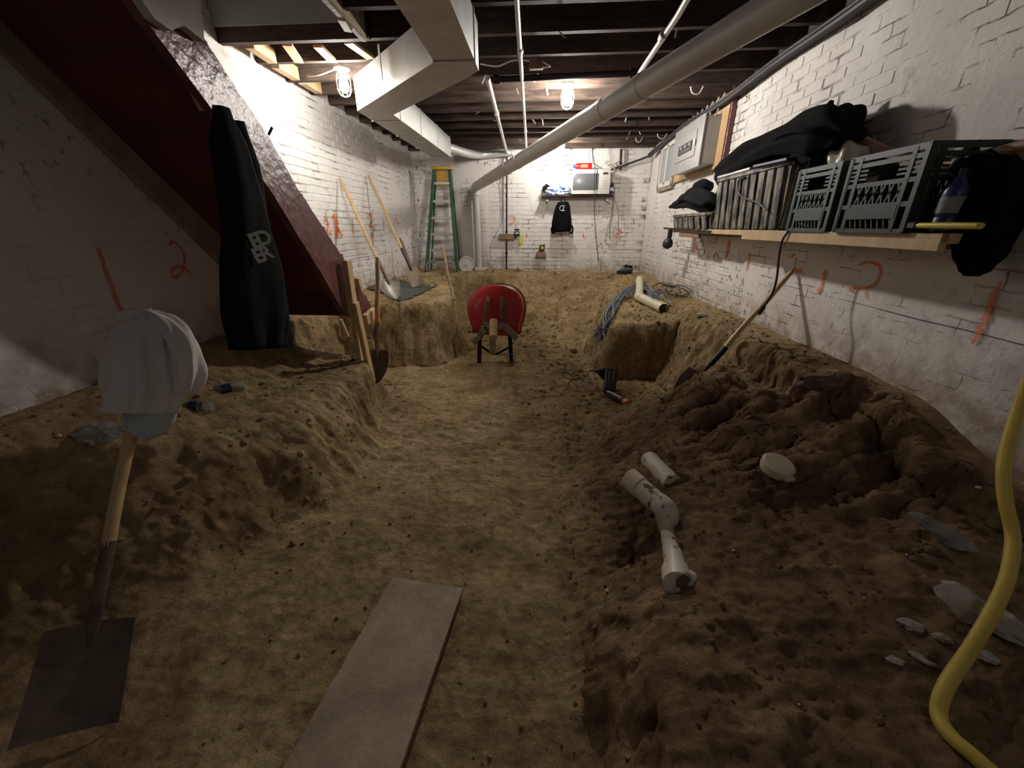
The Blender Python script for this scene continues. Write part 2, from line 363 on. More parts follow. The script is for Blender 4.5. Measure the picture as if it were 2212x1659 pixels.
def text_polys(txt, size, depth=.002):
    cu = bpy.data.curves.new('t', 'FONT'); cu.body = txt; cu.size = size; cu.extrude = depth; cu.align_x = 'CENTER'; cu.align_y = 'CENTER'; cu.resolution_u = 3; cu.offset = size * .035
    o = bpy.data.objects.new('t', cu); COL.objects.link(o); dg = bpy.context.evaluated_depsgraph_get(); me = o.evaluated_get(dg).to_mesh()
    vs = [v.co[:] for v in me.vertices]; fs = [tuple(p.vertices) for p in me.polygons]
    o.evaluated_get(dg).to_mesh_clear(); bpy.data.objects.remove(o); bpy.data.curves.remove(cu); return vs, fs

# ------------------------------------------------------------------ SETTING: dug earth floor
def poly_dist(px, py, poly):
    d = np.full(px.shape, 1e9); ins = np.zeros(px.shape, bool); n = len(poly)
    for i in range(n):
        ax, ay = poly[i]; bx, by = poly[(i + 1) % n]; ex, ey = bx - ax, by - ay
        t = np.clip(((px - ax) * ex + (py - ay) * ey) / (ex * ex + ey * ey + 1e-12), 0, 1)
        d = np.minimum(d, np.hypot(px - ax - t * ex, py - ay - t * ey))
        c = ((ay > py) != (by > py)) & (px < (bx - ax) * (py - ay) / (by - ay + 1e-12) + ax); ins ^= c
    return d, ins
def ss(a, b, x): t = np.clip((x - a) / (b - a), 0, 1); return t * t * (3 - 2 * t)
MOUNDS = [
 # top polygon, base polygon, ztop(X,Y)
 ([(-3, 3.27), (-1.62, 3.24), (-1.50, 3.08), (-1.44, 2.7), (-1.52, 2.2), (-1.75, 1.7), (-2.2, 1.3), (-3, 1.1)],
  [(-3, 3.47), (-1.50, 3.42), (-1.40, 3.1), (-1.24, 2.6), (-1.08, 2.2), (-1.12, 1.80), (-1.32, 1.45), (-1.55, 1.05), (-1.9, .75), (-3, .5)],
  lambda X, Y: .44 + .26 * ss(-1.75, -2.35, X) * ss(3.4, 2.8, Y)),
 ([(-3, 3.30), (-2.30, 3.38), (-2.22, 4.05), (-1.80, 4.22), (-1.30, 4.38), (-1.10, 4.85), (-1.22, 5.4), (-1.45, 5.9), (-1.62, 6.6), (-1.5, 7.3), (-1.2, 7.45), (-.35, 7.55), (-.3, 9), (-3, 9)],
  [(-3, 3.2), (-2.16, 3.28), (-2.08, 3.95), (-1.76, 4.05), (-1.15, 4.18), (-.94, 4.85), (-1.05, 5.5), (-1.25, 6.0), (-1.3, 6.7), (-1.15, 7.0), (-.4, 7.1), (.2, 7.3), (.2, 9), (-3, 9)],
  lambda X, Y: .70 + .0 * X),
 ([(-.5, 7.62), (.9, 7.45), (1.3, 7.1), (3, 7.0), (3, 9), (-.5, 9)],
  [(-.9, 7.0), (-.3, 6.3), (.4, 5.4), (.9, 4.9), (3, 4.8), (3, 9), (-.9, 9)],
  lambda X, Y: .68 + .0 * X),
 ([(1.36, 7.6), (1.12, 6.2), (.90, 5.0), (.80, 4.25), (.84, 4.02), (1.36, 4.02), (1.52, 4.6), (3, 4.6), (3, 9)],
  [(1.1, 7.8), (.80, 6.2), (.62, 5.0), (.56, 4.2), (.72, 3.94), (1.5, 3.93), (1.75, 4.4), (3, 4.4), (3, 9)],
  lambda X, Y: .57 + .12 * ss(1.2, 1.75, X)),
 # strip of untouched ground along the right wall
 ([(1.55, 9), (1.50, 4.2), (1.52, 3.3), (1.52, 2.7), (1.64, 2.15), (1.74, 1.9), (1.62, 1.55), (1.72, 1.25), (3, 1.1), (3, 9)],
  [(1.3, 9), (1.22, 4.3), (1.22, 3.4), (1.32, 2.7), (1.46, 2.1), (1.56, 1.8), (1.42, 1.45), (1.50, 1.0), (3, .8), (3, 9)],
  lambda X, Y: .70 - .13 * ss(2.0, 1.4, Y)),
 # right hand near heap with the drain in it
 ([(.78, 2.15), (1.0, 2.75), (1.3, 3.0), (3, 3.0), (3, -2), (.45, -2), (.40, .45), (.47, .85), (.60, 1.12), (.66, 1.45), (.66, 1.8)],
  [(.30, 2.3), (.75, 3.25), (1.2, 3.65), (3, 3.7), (3, -2), (.1, -2), (.17, .45), (.22, .9), (.20, 1.2), (.12, 1.6), (.14, 2.0)],
  lambda X, Y: .30 + .15 * ss(.7, 1.6, X) + .06 * ss(1.4, .8, Y) + .08 * ss(1.0, 1.4, X) * ss(1.5, 2.0, Y)),
]
xs = np.concatenate([np.arange(-2.62, 2.06, .0125)])
ys = []; y_ = -1.6
while y_ < 8.12:
    ys.append(y_); y_ += .04 if y_ < .4 else (.0095 if y_ < 2.6 else (.013 if y_ < 4.4 else .02))
ys = np.array(ys); GX, GY = np.meshgrid(xs, ys); sh = GX.shape; X = GX.ravel(); Y = GY.ravel()
p3 = np.stack([X, Y, 0 * X], 1)
wx = fbm(p3, 3.1, 4, 11) * .085; wy = fbm(p3, 3.1, 4, 23) * .085
Xw, Yw = X + wx, Y + wy
H = np.zeros_like(X); MZ = np.zeros_like(X)
for k, (tp, bp_, fz) in enumerate(MOUNDS):
    dt, it = poly_dist(Xw, Yw, tp); db, ib = poly_dist(Xw, Yw, bp_)
    t = np.where(it, 1, np.where(ib, db / (db + dt + 1e-9), 0)); t = t * t * (3 - 2 * t) if k in (0, 1, 3, 4) else t ** 1.15
    h = t * fz(X, Y); H = np.maximum(H, h); MZ = np.maximum(MZ, t)
# hole dug under the drain
def pit(cx, cy, rx, ry, d):
    global H
    q = ((Xw - cx) / rx) ** 2 + ((Yw - cy) / ry) ** 2; H = H - d * np.exp(-q * 1.4)
pit(.50, 1.42, .13, .19, .17); pit(.36, 1.28, .16, .12, .05)
H = H + .045 * fbm(p3, 1.1, 3, 5)
flr = 1 - np.clip(MZ, 0, 1)
# furrows raked by the shovel on the right heap
fr = ss(.75, 1.05, X) * ss(1.85, 1.6, X) * ss(1.15, 1.6, Y) * ss(3.1, 2.6, Y)
q3 = np.stack([X * .9 + .5 * Y, Y * 3.4 - X * 1.3, 0 * X], 1)
H = H + fr * .10 * fbm(q3, 1.5, 4, 41, True) - .02 * fr
Z = H.reshape(sh)
dzx = np.gradient(Z, xs, axis=1); dzy = np.gradient(Z, ys, axis=0)
Nn = np.stack([-dzx.ravel(), -dzy.ravel(), np.ones(X.size)], 1); Nn /= np.linalg.norm(Nn, axis=1)[:, None]
V = np.stack([X, Y, H], 1); steep = np.clip((1 - Nn[:, 2]) * 2.2, 0, 1)
rough = .35 + .65 * np.clip(steep + fr + .25 * ss(.1, .7, X), 0, 1)
loose = ss(-.1, .5, X) * .6
vs_ = V * np.array([1.0, 1.0, .55])
D = rough * (.050 * fbm(vs_, 4.2, 4, 71) + .028 * fbm(vs_, 9.5, 3, 81, True))
# shovel chips and trodden scallops over the pit floor
c1 = fbm(np.stack([X * .95, Y * 1.2, H], 1), 7.5, 4, 97, True); nearf = 1 - .62 * ss(2.6, 1.6, Y) * (1 - ss(0, .4, X)); D = D + nearf * (.015 * c1 * (1 + loose) + .008 * fbm(vs_, 26, 3, 91, True) * (1 + loose)) + .012 * fbm(vs_, 3.5, 2, 93)
_d5, in5 = poly_dist(Xw, Yw, MOUNDS[4][0]); D = D * (1 - .8 * np.where(in5, np.clip(_d5 / .05, 0, 1), 0))
edge = np.clip((X + 2.45) / .12, 0, 1) * np.clip((1.93 - X) / .10, 0, 1) * np.clip((8.03 - Y) / .12, 0, 1)
V = V + Nn * (D * (.25 + .75 * edge))[:, None]
nx, ny = len(xs), len(ys)
idx = np.arange(nx * ny).reshape(ny, nx)
fc = np.stack([idx[:-1, :-1].ravel(), idx[:-1, 1:].ravel(), idx[1:, 1:].ravel(), idx[1:, :-1].ravel()], 1)
me = bpy.data.meshes.new('floor'); me.vertices.add(len(V)); me.vertices.foreach_set('co', V.astype(np.float32).ravel())
me.loops.add(fc.size); me.loops.foreach_set('vertex_index', fc.ravel().astype(np.int32))
me.polygons.add(len(fc)); me.polygons.foreach_set('loop_start', np.arange(0, fc.size, 4, dtype=np.int32)); me.update(calc_edges=True)
me.polygons.foreach_set('use_smooth', np.ones(len(fc), bool))
moist = np.clip(.85 * ss(.0, .45, X + .25 * fbm(p3, 2.2, 3, 51)) * ss(3.6, 2.2, Y) + .30 * ss(-1.5, -2.2, X) * ss(4.2, 3.2, Y) + .35 * fbm(p3, 1.7, 3, 61) + .25 * steep * ss(-3, 0, X), 0, 1)
at = me.attributes.new('moist', 'FLOAT', 'POINT'); at.data.foreach_set('value', moist.astype(np.float32))
me.materials.append(M['dirt'])
floor = bpy.data.objects.new('floor', me); COL.objects.link(floor); struct(floor); floor['label'] = 'dug out earth floor with ledges of soil left along the walls'
BV = BVHTree.FromPolygons([tuple(v) for v in V[:, :]], [tuple(f) for f in fc])
def gz(x, y):
    r = BV.ray_cast(Vector((x, y, 3)), Vector((0, 0, -1))); return r[0].z if r[0] else 0.0
def onG(x, y):     # where the sight line through a pixel meets the ground
    r = BV.ray_cast(EYEV, ray(x, y).normalized()); return r[0].copy() if r[0] else atZ(x, y, .1)

# ------------------------------------------------------------------ SETTING: brick walls
BL, BH, MJ = .205, .064, .011
VAR = []
for k in range(8):
    b = MB(); b.box((0, 0, 0), (.02, BL - .004 * random.random(), BH - .003 * random.random()), (0, 0, 0), .005, 1)
    VAR.append(b)
def wall(name, axis, at_, a0, a1, z0, z1, sgn, parge, aview, label):
    """axis 0: wall in the YZ plane at X=at_, 1: wall in the XZ plane at Y=at_; sgn = direction into the room"""
    na, nz_ = int((a1 - a0) / .03), int((z1 - z0) / .03)
    A, Zz = np.meshgrid(np.linspace(a0, a1, na + 1), np.linspace(z0, z1, nz_ + 1)); A = A.ravel(); Zz = Zz.ravel()
    def pg(a, z): return parge(a, z)
    P_ = np.clip(pg(A, Zz), 0, 1); q = np.stack([A, Zz, 0 * A + at_], 1)
    off = sgn * (P_ * .011 + .004 * fbm(q, 1.3, 3, 3) + .0015 * fbm(q, 9, 2, 7))
    vs = np.stack([at_ + off, A, Zz], 1) if axis == 0 else np.stack([A, at_ + off, Zz], 1)
    W = na + 1; fs = [(j * W + i, j * W + i + 1, (j + 1) * W + i + 1, (j + 1) * W + i) for j in range(nz_) for i in range(na)]
    K = len(vs); back = vs.copy(); back[:, axis] = at_ - sgn * .2
    # thickness: a closed slab behind the face
    me = bpy.data.meshes.new(name)
    c = [0, na, nz_ * W + na, nz_ * W]; bv = [tuple(back[i]) for i in c]
    allv = [tuple(v) for v in vs] + bv
    rim = [list(range(0, na + 1)), [j * W + na for j in range(nz_ + 1)], [nz_ * W + i for i in range(na, -1, -1)], [j * W for j in range(nz_, -1, -1)]]
    fs2 = [(K, K + 3, K + 2, K + 1)]
    for e, (p, q_) in enumerate(((0, 1), (1, 2), (2, 3), (3, 0))): fs2.append(tuple(rim[e][::-1] + [K + p, K + q_])) 
    me.from_pydata(allv, [], fs + fs2); bm = bmesh.new(); bm.from_mesh(me); bmesh.ops.recalc_face_normals(bm, faces=bm.faces[:]); bm.to_mesh(me); bm.free()
    me.polygons.foreach_set('use_smooth', [i < len(fs) for i in range(len(me.polygons))])
    a_ = me.attributes.new('parge', 'FLOAT', 'POINT'); a_.data.foreach_set('value', np.concatenate([P_, np.zeros(4)]).astype(np.float32))
    me.materials.append(M['wall_soft' if name == 'wall_left' else 'wall']); wo = bpy.data.objects.new(name, me); COL.objects.link(wo); struct(wo); wo['label'] = label
    # bricks
    items = []; rz = z0; row = 0
    while rz < z1 - .05:
        a = a0 + (BL + MJ) * (.5 if row % 2 else 0)
        while a + BL < a1:
            ac, zc = a + BL / 2, rz + BH / 2
            pv = float(pg(np.array([ac]), np.array([zc]))[0]); items.append((ac, zc, pv))
            a += BL + MJ
        rz += BH + MJ; row += 1
    vis = [t for t in items if t[2] < .55]
    def dist(t):
        p = Vector((at_, t[0], t[1])) if axis == 0 else Vector((t[0], at_, t[1]))
        pr = p - EYEV; c_ = pr.y * ca - pr.x * sa
        zc = c_ * cp - pr.z * sp
        if zc < .3: return 99
        px = 1106 + F * (pr.x * ca + pr.y * sa) / zc; py = 829.5 - F * (pr.z * cp + c_ * sp) / zc
        return pr.length + (0 if -20 < px < 2232 and -20 < py < 1680 and aview(t[0], t[1]) else 50)
    vis.sort(key=dist); near, far = vis[:300], vis[300:] + [t for t in items if .55 <= t[2] < .9]
    rotz = 0 if axis == 0 else math.pi / 2
    meshes = [b.mesh('brick', 'brick') for b in VAR]
    for (ac, zc, pv) in near:
        o = bpy.data.objects.new('brick', random.choice(meshes)); COL.objects.link(o); o.parent = wo
        d = at_ + sgn * (-.0045 + random.uniform(-.0012, .0015) - max(0, pv) * .002)
        o.location = (d, ac, zc) if axis == 0 else (ac, d, zc)
        o.rotation_euler = (random.uniform(-.008, .008), random.uniform(-.01, .01), rotz + random.uniform(-.008, .008))
    mb = MB()
    for (ac, zc, pv) in far:
        b = random.choice(VAR); d = at_ + sgn * (-.0045 + random.uniform(-.0012, .0015) - max(0, pv) * .002)
        T = Matrix.Translation((d, ac, zc) if axis == 0 else (ac, d, zc)) @ Matrix.Rotation(rotz, 4, 'Z')
        mb.add(b.v, b.f, T)
    if far: stuff(mb.build('brickwork', 'brick', wo))
    return wo
def P3(f):
    return lambda a, z: f(np.asarray(a, float), np.asarray(z, float))
def nz2(a, z, s, seed): return fbm(np.stack([a, z, 0 * a], 1), s, 3, seed)
wl = wall('wall_left', 0, XL, .3, 8.0, -.05, 2.93, 1,
     P3(lambda a, z: np.maximum(ss(.05, .25, nz2(a, z, .9, 5)), ss(4.0, 3.2, a) * (.62 + .38 * ss(.95, 1.15, z + .1 * nz2(a, z, 2, 6))))),
     lambda a, z: not (a < 3.7 and z > 1.84 - .95 * (a - 2.57) - .1), 'left wall of white painted brick, dim under the stairs')
wr = wall('wall_right', 0, XR, .7, 8.0, .35, 2.78, -1,
     P3(lambda a, z: np.maximum(ss(.02, .22, nz2(a, z, 1.1, 15)), ss(2.9, 2.2, a) * (.6 + .4 * ss(1.4, 1.6, z)))),
     lambda a, z: True, 'right wall of flaking white painted brick behind the long shelf')
wb = wall('wall_back', 1, YB, XL, XR, .35, 2.80, -1,
     P3(lambda a, z: np.maximum(ss(.12, .3, nz2(a, z, 1.1, 25)), ss(-.95, -1.1, a))),
     lambda a, z: True, 'back wall of white painted brick behind microwave shelf')
# plastered pier at the left end of the back wall, and upper wall of the stairwell
mb = MB(); mb.box((XL - .1, 1.35, 3.27), (.2, 4.3, .7)); mb.build('upper_wall', 'plaster', wl)
# chalk line, part of each wall
for W_, pts in ((wr, [(XR - .009, .9, 1.07), (XR - .009, 7.98, 1.09)]), (wl, [(XL + .009, 3.4, 1.10), (XL + .009, 7.98, 1.14)]), (wb, [(XL + .02, YB - .009, 1.14), (XR - .02, YB - .009, 1.09)])):
    mb = MB(); n = 30
    path = [lerp(pts[0], pts[1], i / n) + Vector((0, 0, .003 * math.sin(i * 2.1))) for i in range(n + 1)]
    mb.tube(path, .0022, 5); mb.build('chalk_line', 'chalk', W_)
# orange spray marks
def spray(W_, pix, width, plane):
    pts = [atX(x, y, plane[1]) if plane[0] == 'x' else atY(x, y, plane[1]) for x, y in pix]
    pts = curve_pts(pts, 6) if len(pts) > 2 else [lerp(pts[0], pts[1], i / 8) for i in range(9)]
    ax = Vector((1, 0, 0)) if plane[0] == 'x' else Vector((0, 1, 0)); vs = []; fs = []; uvs = []
    for i, p in enumerate(pts):
        t = (pts[min(i + 1, len(pts) - 1)] - pts[max(i - 1, 0)]).normalized(); s_ = ax.cross(t); wd = width * (.75 + .5 * random.random()) * (.6 if i in (0, len(pts) - 1) else 1)
        vs += [p + s_ * wd / 2, p - s_ * wd / 2]; uvs += [(i / len(pts), 0), (i / len(pts), 1)]
    fs = [(2 * i, 2 * i + 1, 2 * i + 3, 2 * i + 2) for i in range(len(pts) - 1)]
    me = bpy.data.meshes.new('spray_mark'); me.from_pydata([tuple(v) for v in vs], [], fs); ul = me.uv_layers.new(name='UVMap')
    for lp in me.loops: ul.data[lp.index].uv = uvs[lp.vertex_index]
    me.materials.append(M['spray']); o = bpy.data.objects.new('spray_mark', me); COL.objects.link(o); o.parent = W_; return o
LP = ('x', XL + .018); RP = ('x', XR - .018); BP = ('y', YB - .018)
for W_, pl, wd, pix in [
  (wl, LP, .035, [(212, 535), (232, 590), (250, 640), (268, 682)]),
  (wl, LP, .028, [(362, 528), (378, 524), (396, 545), (398, 575), (380, 600), (372, 585), (392, 576), (412, 592)]),
  (wl, LP, .05, [(701, 478), (706, 473), (710, 485), (706, 500), (718, 505)]),
  (wl, LP, .16, [(722, 461), (727, 485), (728, 514)]), (wl, LP, .06, [(729, 490), (741, 511)]),
  (wl, LP, .05, [(761, 472), (763, 485), (765, 504)]),
  (wl, LP, .045, [(795, 470), (800, 462), (806, 474), (798, 488), (808, 490), (806, 505), (801, 515)]),
  (wl, LP, .04, [(829, 470), (830, 500)]), (wl, LP, .03, [(857, 462), (857, 480), (865, 482)]), (wl, LP, .03, [(879, 485), (880, 510)]),
  (wb, BP, .03, [(1099, 470), (1103, 466), (1110, 468), (1114, 476), (1098, 486)]), (wb, BP, .03, [(1112, 482), (1118, 490)]),
  (wb, BP, .035, [(1138, 504), (1138, 513)]), (wb, BP, .04, [(1211, 503), (1214, 512)]), (wb, BP, .02, [(1206, 508), (1222, 503)]),
  (wb, BP, .04, [(1260, 504), (1260, 514)]),
  (wb, BP, .025, [(1336, 494), (1341, 500), (1330, 506), (1328, 512), (1338, 514), (1340, 508), (1330, 506)]), (wb, BP, .025, [(1328, 492), (1342, 502)]),
  (wr, RP, .09, [(1384, 508), (1382, 530)]),
  (wr, RP, .08, [(1500, 503), (1499, 520), (1494, 545)]), (wr, RP, .05, [(1497, 528), (1506, 540)]),
  (wr, RP, .03, [(1541, 556), (1546, 546), (1552, 556)]), (wr, RP, .10, [(1575, 520), (1572, 540), (1568, 558)]),
  (wr, RP, .05, [(1620, 546), (1617, 560), (1613, 585)]),
  (wr, RP, .03, [(1706, 556), (1718, 548)]), (wr, RP, .03, [(1720, 556), (1712, 585)]), (wr, RP, .04, [(1712, 583), (1732, 586)]),
  (wr, RP, .055, [(1783, 583), (1776, 610), (1768, 634)]),
  (wr, RP, .028, [(1852, 572), (1880, 566), (1902, 580), (1896, 604), (1876, 620), (1838, 622), (1842, 632)]), (wr, RP, .02, [(1868, 624), (1872, 646)]),
  (wr, RP, .045, [(2150, 628), (2132, 680), (2100, 742)]), (wr, RP, .02, [(2160, 608), (2148, 632)])]:
    spray(W_, pix, wd, pl)
# pale over-painted splashes low on the walls are left to the paint material

# ------------------------------------------------------------------ SETTING: ceiling with joists
mb = MB(); mb.box(((XL + XR) / 2, 3.4, 3.01), (4.6, 9.6, .03)); ceil = mb.build('ceiling', 'joist', None, False)
# opening for the stairs is cut by leaving the left front out
bpy.data.objects.remove(ceil)
mb = MB(); mb.box(((-1.3 + XR + .1) / 2, 1.0, 3.0), (XR + .1 + 1.3, 4.9, .03)); mb.box(((XL + XR) / 2, 5.78, 3.0), (4.5, 4.66, .03))
ceil = mb.build('ceiling', 'joist', None, False); struct(ceil); ceil['label'] = 'underside of dark floor boards above the joists'
for i in range(42):     # floor boards run front to back
    x = XL + .05 + i * .103
    if x > XR: break
    y0 = -1.4 if x > -1.28 else 3.5
    mb = MB(); mb.box((x, (y0 + 8.05) / 2, 2.975), (.096, 8.05 - y0, .02)); mb.build('floor_board', 'joist', ceil, False)
jy = [-.9, -.5, -.1, .3, .7, 1.1, 1.5, 1.9, 2.3, 2.7, 3.1, 3.5, 3.9, 4.3, 4.7, 5.1, 5.5, 5.9, 6.3, 6.7, 7.1, 7.5, 7.88]
for k, y in enumerate(jy):
    x0 = XL - .05 if y > 3.4 else -1.28
    dz = random.uniform(-.01, .012)
    mb = MB(); mb.box(((x0 + XR + .06) / 2, y, 2.865 + dz), (XR + .06 - x0, .048, .20), (0, random.uniform(-.003, .003), 0)); mb.build('joist', 'joist', ceil, False)
# nailing strips and blocking between joists on the left
for (x, y, l, rz_) in [(-2.0, 3.72, .34, .3), (-1.75, 3.75, .3, .1), (-1.45, 3.7, .3, -.15), (-2.3, 4.1, .3, 0), (-2.25, 3.7, .3, .05), (-2.3, 4.5, .3, 0)]:
    mb = MB(); mb.box((x, y, 2.80 if x < -2.2 else 2.77), (.07, l, .10 if x < -2.2 else .02), (0, 0, rz_)); mb.build('blocking', 'newwood', ceil)
for k in range(26):     # short ends of lath left on the joists
    y = random.choice(jy[9:]); x = random.uniform(-.9, 1.7); a = Vector((x, y - .03, 2.76))
    mb = MB(); mb.bar(a, a + Vector((random.uniform(-.05, .05), random.uniform(-.08, .08), -random.uniform(.02, .06))), .014, .004); mb.build('lath_end', 'plaster', ceil, False)
mb = MB(); mb.box((atZ(1158, 138, 2.72).x, atZ(1158, 138, 2.72).y, 2.72), (.11, .05, .075), None, .004); mb.build('junction_box', 'brickred', ceil)
# stairwell: header, drywall face, side trim
mb = MB(); mb.box(((XL - 1.3) / 2, 3.47, 2.86), (1.16, .05, .22)); struct(mb.build('trim_1', 'joist', None, False))['label'] = 'dark header beam of the stairwell opening'
mb = MB(); mb.box(((XL - 1.3) / 2, 3.43, 3.05), (1.12, .02, .42)); tr = mb.build('trim_2', 'drywall', None, False); struct(tr)['label'] = 'grey green drywall face above the stairwell header'
mb = MB(); mb.box(((XL - 1.3) / 2, 3.44, 3.36), (1.12, .02, .12)); mb.build('panel', 'drywall', tr, False)
mb = MB(); mb.box(((XL - 1.3) / 2, 3.48, 3.31), (1.12, .03, .04)); mb.build('gap_strip', 'joist', tr, False)
mb = MB(); mb.box((-1.31, 1.0, 2.86), (.04, 4.9, .26), None, .004); tr = mb.build('trim_3', 'oldwood', None); struct(tr)['label'] = 'rough timber edge of the stairwell opening'
for k in range(5):
    mb = MB(); mb.box((-1.335, 1.2 + k * .5, 2.735), (.05, .16, .02), (0, .1, random.uniform(-.2, .2))); mb.build('plaster_remnant', 'plaster', tr, False)

# ------------------------------------------------------------------ SETTING: window in the right wall
wx_ = XR - .03
w1 = thing('window_1', '', '', (wx_, 6.92, 2.06)); del w1['category']; struct(w1); w1['label'] = 'small basement window with white sash beside the breaker panel'
y0, y1, z0, z1 = 6.50, 7.26, 2.05, 2.68
mb = MB()
for a, b in (((y0, z0), (y1, z0)), ((y1, z0), (y1, z1)), ((y1, z1), (y0, z1)), ((y0, z1), (y0, z0))): mb.bar((wx_, a[0], a[1]), (wx_, b[0], b[1]), .07, .05, (1, 0, 0))
mb.build('window_frame', 'oldwood', w1, False)
mb = MB()
for a, b in (((y0 + .06, z0 + .05), (y1 - .06, z0 + .05)), ((y1 - .06, z0 + .05), (y1 - .06, z1 - .05)), ((y1 - .06, z1 - .05), (y0 + .06, z1 - .05)), ((y0 + .06, z1 - .05), (y0 + .06, z0 + .05)), ((6.9, z0 + .05), (6.9, z1 - .05))): mb.bar((wx_ - .004, a[0], a[1]), (wx_ - .004, b[0], b[1]), .055, .045, (1, 0, 0))
mb.build('sash', 'white', w1, False)
for ya, yb_ in ((y0 + .08, 6.87), (6.93, y1 - .08)):
    mb = MB(); mb.box((wx_ + .012, (ya + yb_) / 2, (z0 + z1) / 2), (.006, yb_ - ya, z1 - z0 - .12)); mb.build('pane', 'glass', w1, False)

# ------------------------------------------------------------------ STAIRCASE along the left wall
SX0, SX1 = XL + .03, -1.56
st = thing('staircase', 'dark red painted wooden staircase seen from below along the left wall', 'staircase', (-2.0, 3.8, .62))
def zs_up(y): return 1.60 - .985 * (y - 2.9)
def zs_lo(y): return 1.68 - .985 * (y - 2.5)
random.seed(3)
ya, yb_ = .2, 3.78
UPP = [(.2, 4.30), (1.2, 3.27), (2.134, 2.30), (2.31, 2.129), (2.49, 1.963), (2.689, 1.72), (2.962, 1.442), (3.136, 1.279), (3.568, .797)]
LOP = [(.2, 3.92), (1.2, 2.90), (1.84, 2.24), (2.188, 1.91), (2.416, 1.673), (2.60, 1.43), (2.811, 1.158), (3.028, .844)]
def dense(L_, j):
    out = []
    for (a0, b0), (a1, b1) in zip(L_, L_[1:]):
        for i in range(5): t_ = i / 5; out.append((a0 + (a1 - a0) * t_, b0 + (b1 - b0) * t_ + random.uniform(-j, j)))
    return out + [L_[-1]]
poly = dense(UPP, .008) + [(3.50, .735), (3.30, .745)] + dense(LOP, .003)[::-1]
T = Matrix(((0, 0, 1, SX1 - .042), (1, 0, 0, 0), (0, 1, 0, 0), (0, 0, 0, 1)))
mb = MB(); mb.prism(poly, .042, T); mb.build('stringer', 'red', st, False)
poly2 = [(ya, zs_up(ya) - .02), (3.50, zs_up(3.5) - .02), (3.46, .74), (3.3, .80), (ya, zs_lo(ya) + .14)]
T2 = T.copy(); T2[0][3] = SX0
mb = MB(); mb.prism(poly2, .035, T2); mb.build('stringer', 'oldwood', st, False, label='flaking cream painted stringer against the wall')
# soffit boards across the back of the steps
def zsof(y): return 1.84 - .95 * (y - 2.57) 
n = 9
for i in range(n):
    y0 = .35 + (3.44 - .35) * i / n; y1 = .35 + (3.44 - .35) * (i + 1) / n - .001
    a = Vector(((SX0 + SX1) / 2, y0, zsof(y0) - .055)); b = Vector((a.x, y1, zsof(y1) - .055))
    mb = MB(); mb.bar(a, b, SX1 - SX0 - .075, .018, (0, 0, 1)); mb.build('soffit_board', 'redd', st, False)
k = 0; y = 3.36
while y > .5:
    z = zsof(y) - .012
    mb = MB(); mb.box(((SX0 + SX1) / 2, y + .02, z), (SX1 - SX0 - .08, .13, .03), None, .004); mb.build('tread', 'redd', st, False)
    mb = MB(); mb.box(((SX0 + SX1) / 2, y + .08, z - .06), (SX1 - SX0 - .08, .018, .10)); mb.build('riser', 'redd', st, False)
    y -= .215; k += 1
mb = MB(); mb.box(((SX0 + SX1) / 2 - .02, 3.46, .88), (SX1 - SX0 - .06, .022, .27)); mb.build('bottom_riser', 'redd', st, False)
for (x, y) in [(435, 215), (598, 430), (690, 562)]:
    p = atX(x, y, SX1 - .075)
    mb = MB(); mb.box(p, (.06, .035, .085), (.5, 0, .1), .004); mb.build('cleat', 'newwood', st, label='bare wood cleat under the steps')
for y in (2.50,): 
    mb = MB(); mb.tube([(SX1 - .01, y, zs_up(y) - .01), (SX1 + .015, y + .01, zs_up(y) + .03)], .007, 6); mb.build('nail', 'iron', st)
# plaster skirt left along the wall above the flight
mb = MB()
mb.prism([(.3, zsof(.3) + .02), (3.3, zsof(3.3) + .02), (3.3, zsof(3.3) - .05), (2.9, zsof(2.9) - .07), (2.2, zsof(2.2) - .10), (1.4, zsof(1.4) - .12), (.3, zsof(.3) - .14)], .022, T2 @ Matrix.Translation((0, 0, -.01)))
mb.build('plaster_edge', 'plaster', st, False, label='ragged plaster edge where the flight meets the wall')
# pale board / plaster at the head of the stringer
mb = MB(); mb.prism([(1.60, 2.50), (1.83, 2.245), (1.90, 2.235), (1.98, 2.28), (2.079, 2.261), (2.12, 2.45), (2.0, 2.8), (1.5, 2.85)], .04, Matrix(((0, 0, 1, SX1 + .005), (1, 0, 0, 0), (0, 1, 0, 0), (0, 0, 0, 1))))
tag(mb.build('plaster_panel', 'plaster', None, False), 'pale plaster panel broken off at the head of the red stringer', 'panel')

# ------------------------------------------------------------------ timber props and scraps near the stair foot
def post(name, label, top, base, w_, d_, cat='post', group=None, m_='newwood'):
    a, b = Vector(base), Vector(top)
    mb = MB(); mb.bar(a, b, w_, d_, (0, 1, 0), .004); o = mb.build(name, m_, None, True, .5); return tag(o, label, cat, group)
pt = atX(749, 562, -1.51); pb = atX(782, 790, -1.51)
post('timber_post', 'taller pale timber prop standing at the foot of the stairs', pt, (pb.x, pb.y, gz(pb.x, pb.y) - .04), .04, .082)
pt = atX(767, 653, -1.44); pb = atX(795, 810, -1.44)
post('timber_post', 'shorter pale timber prop in front of the taller one', pt, (pb.x + .02, pb.y + .02, gz(pb.x + .02, pb.y + .02) - .04), .035, .07)
a = atY(735, 690, 3.98); b = atY(752, 728, 4.0)
post('wood_strip', 'thin bare strip leaning behind the props below the stairs', a, b, .035, .03, 'strip')
a = atX(788, 692, -1.50); b = atX(809, 674, -1.50)
post('wood_block', 'short sawn wood block nailed at the foot of the stringer', a, b, .09, .045, 'block')
a = atZ(770, 622, .76); b = atZ(792, 648, .74)
post('wood_scrap', 'pale board offcut beside the black mat and stair foot', a, b, .10, .022, 'scrap', m_='oldwood')
a = atX(762, 600, -1.57); b = atX(771, 632, -1.57)
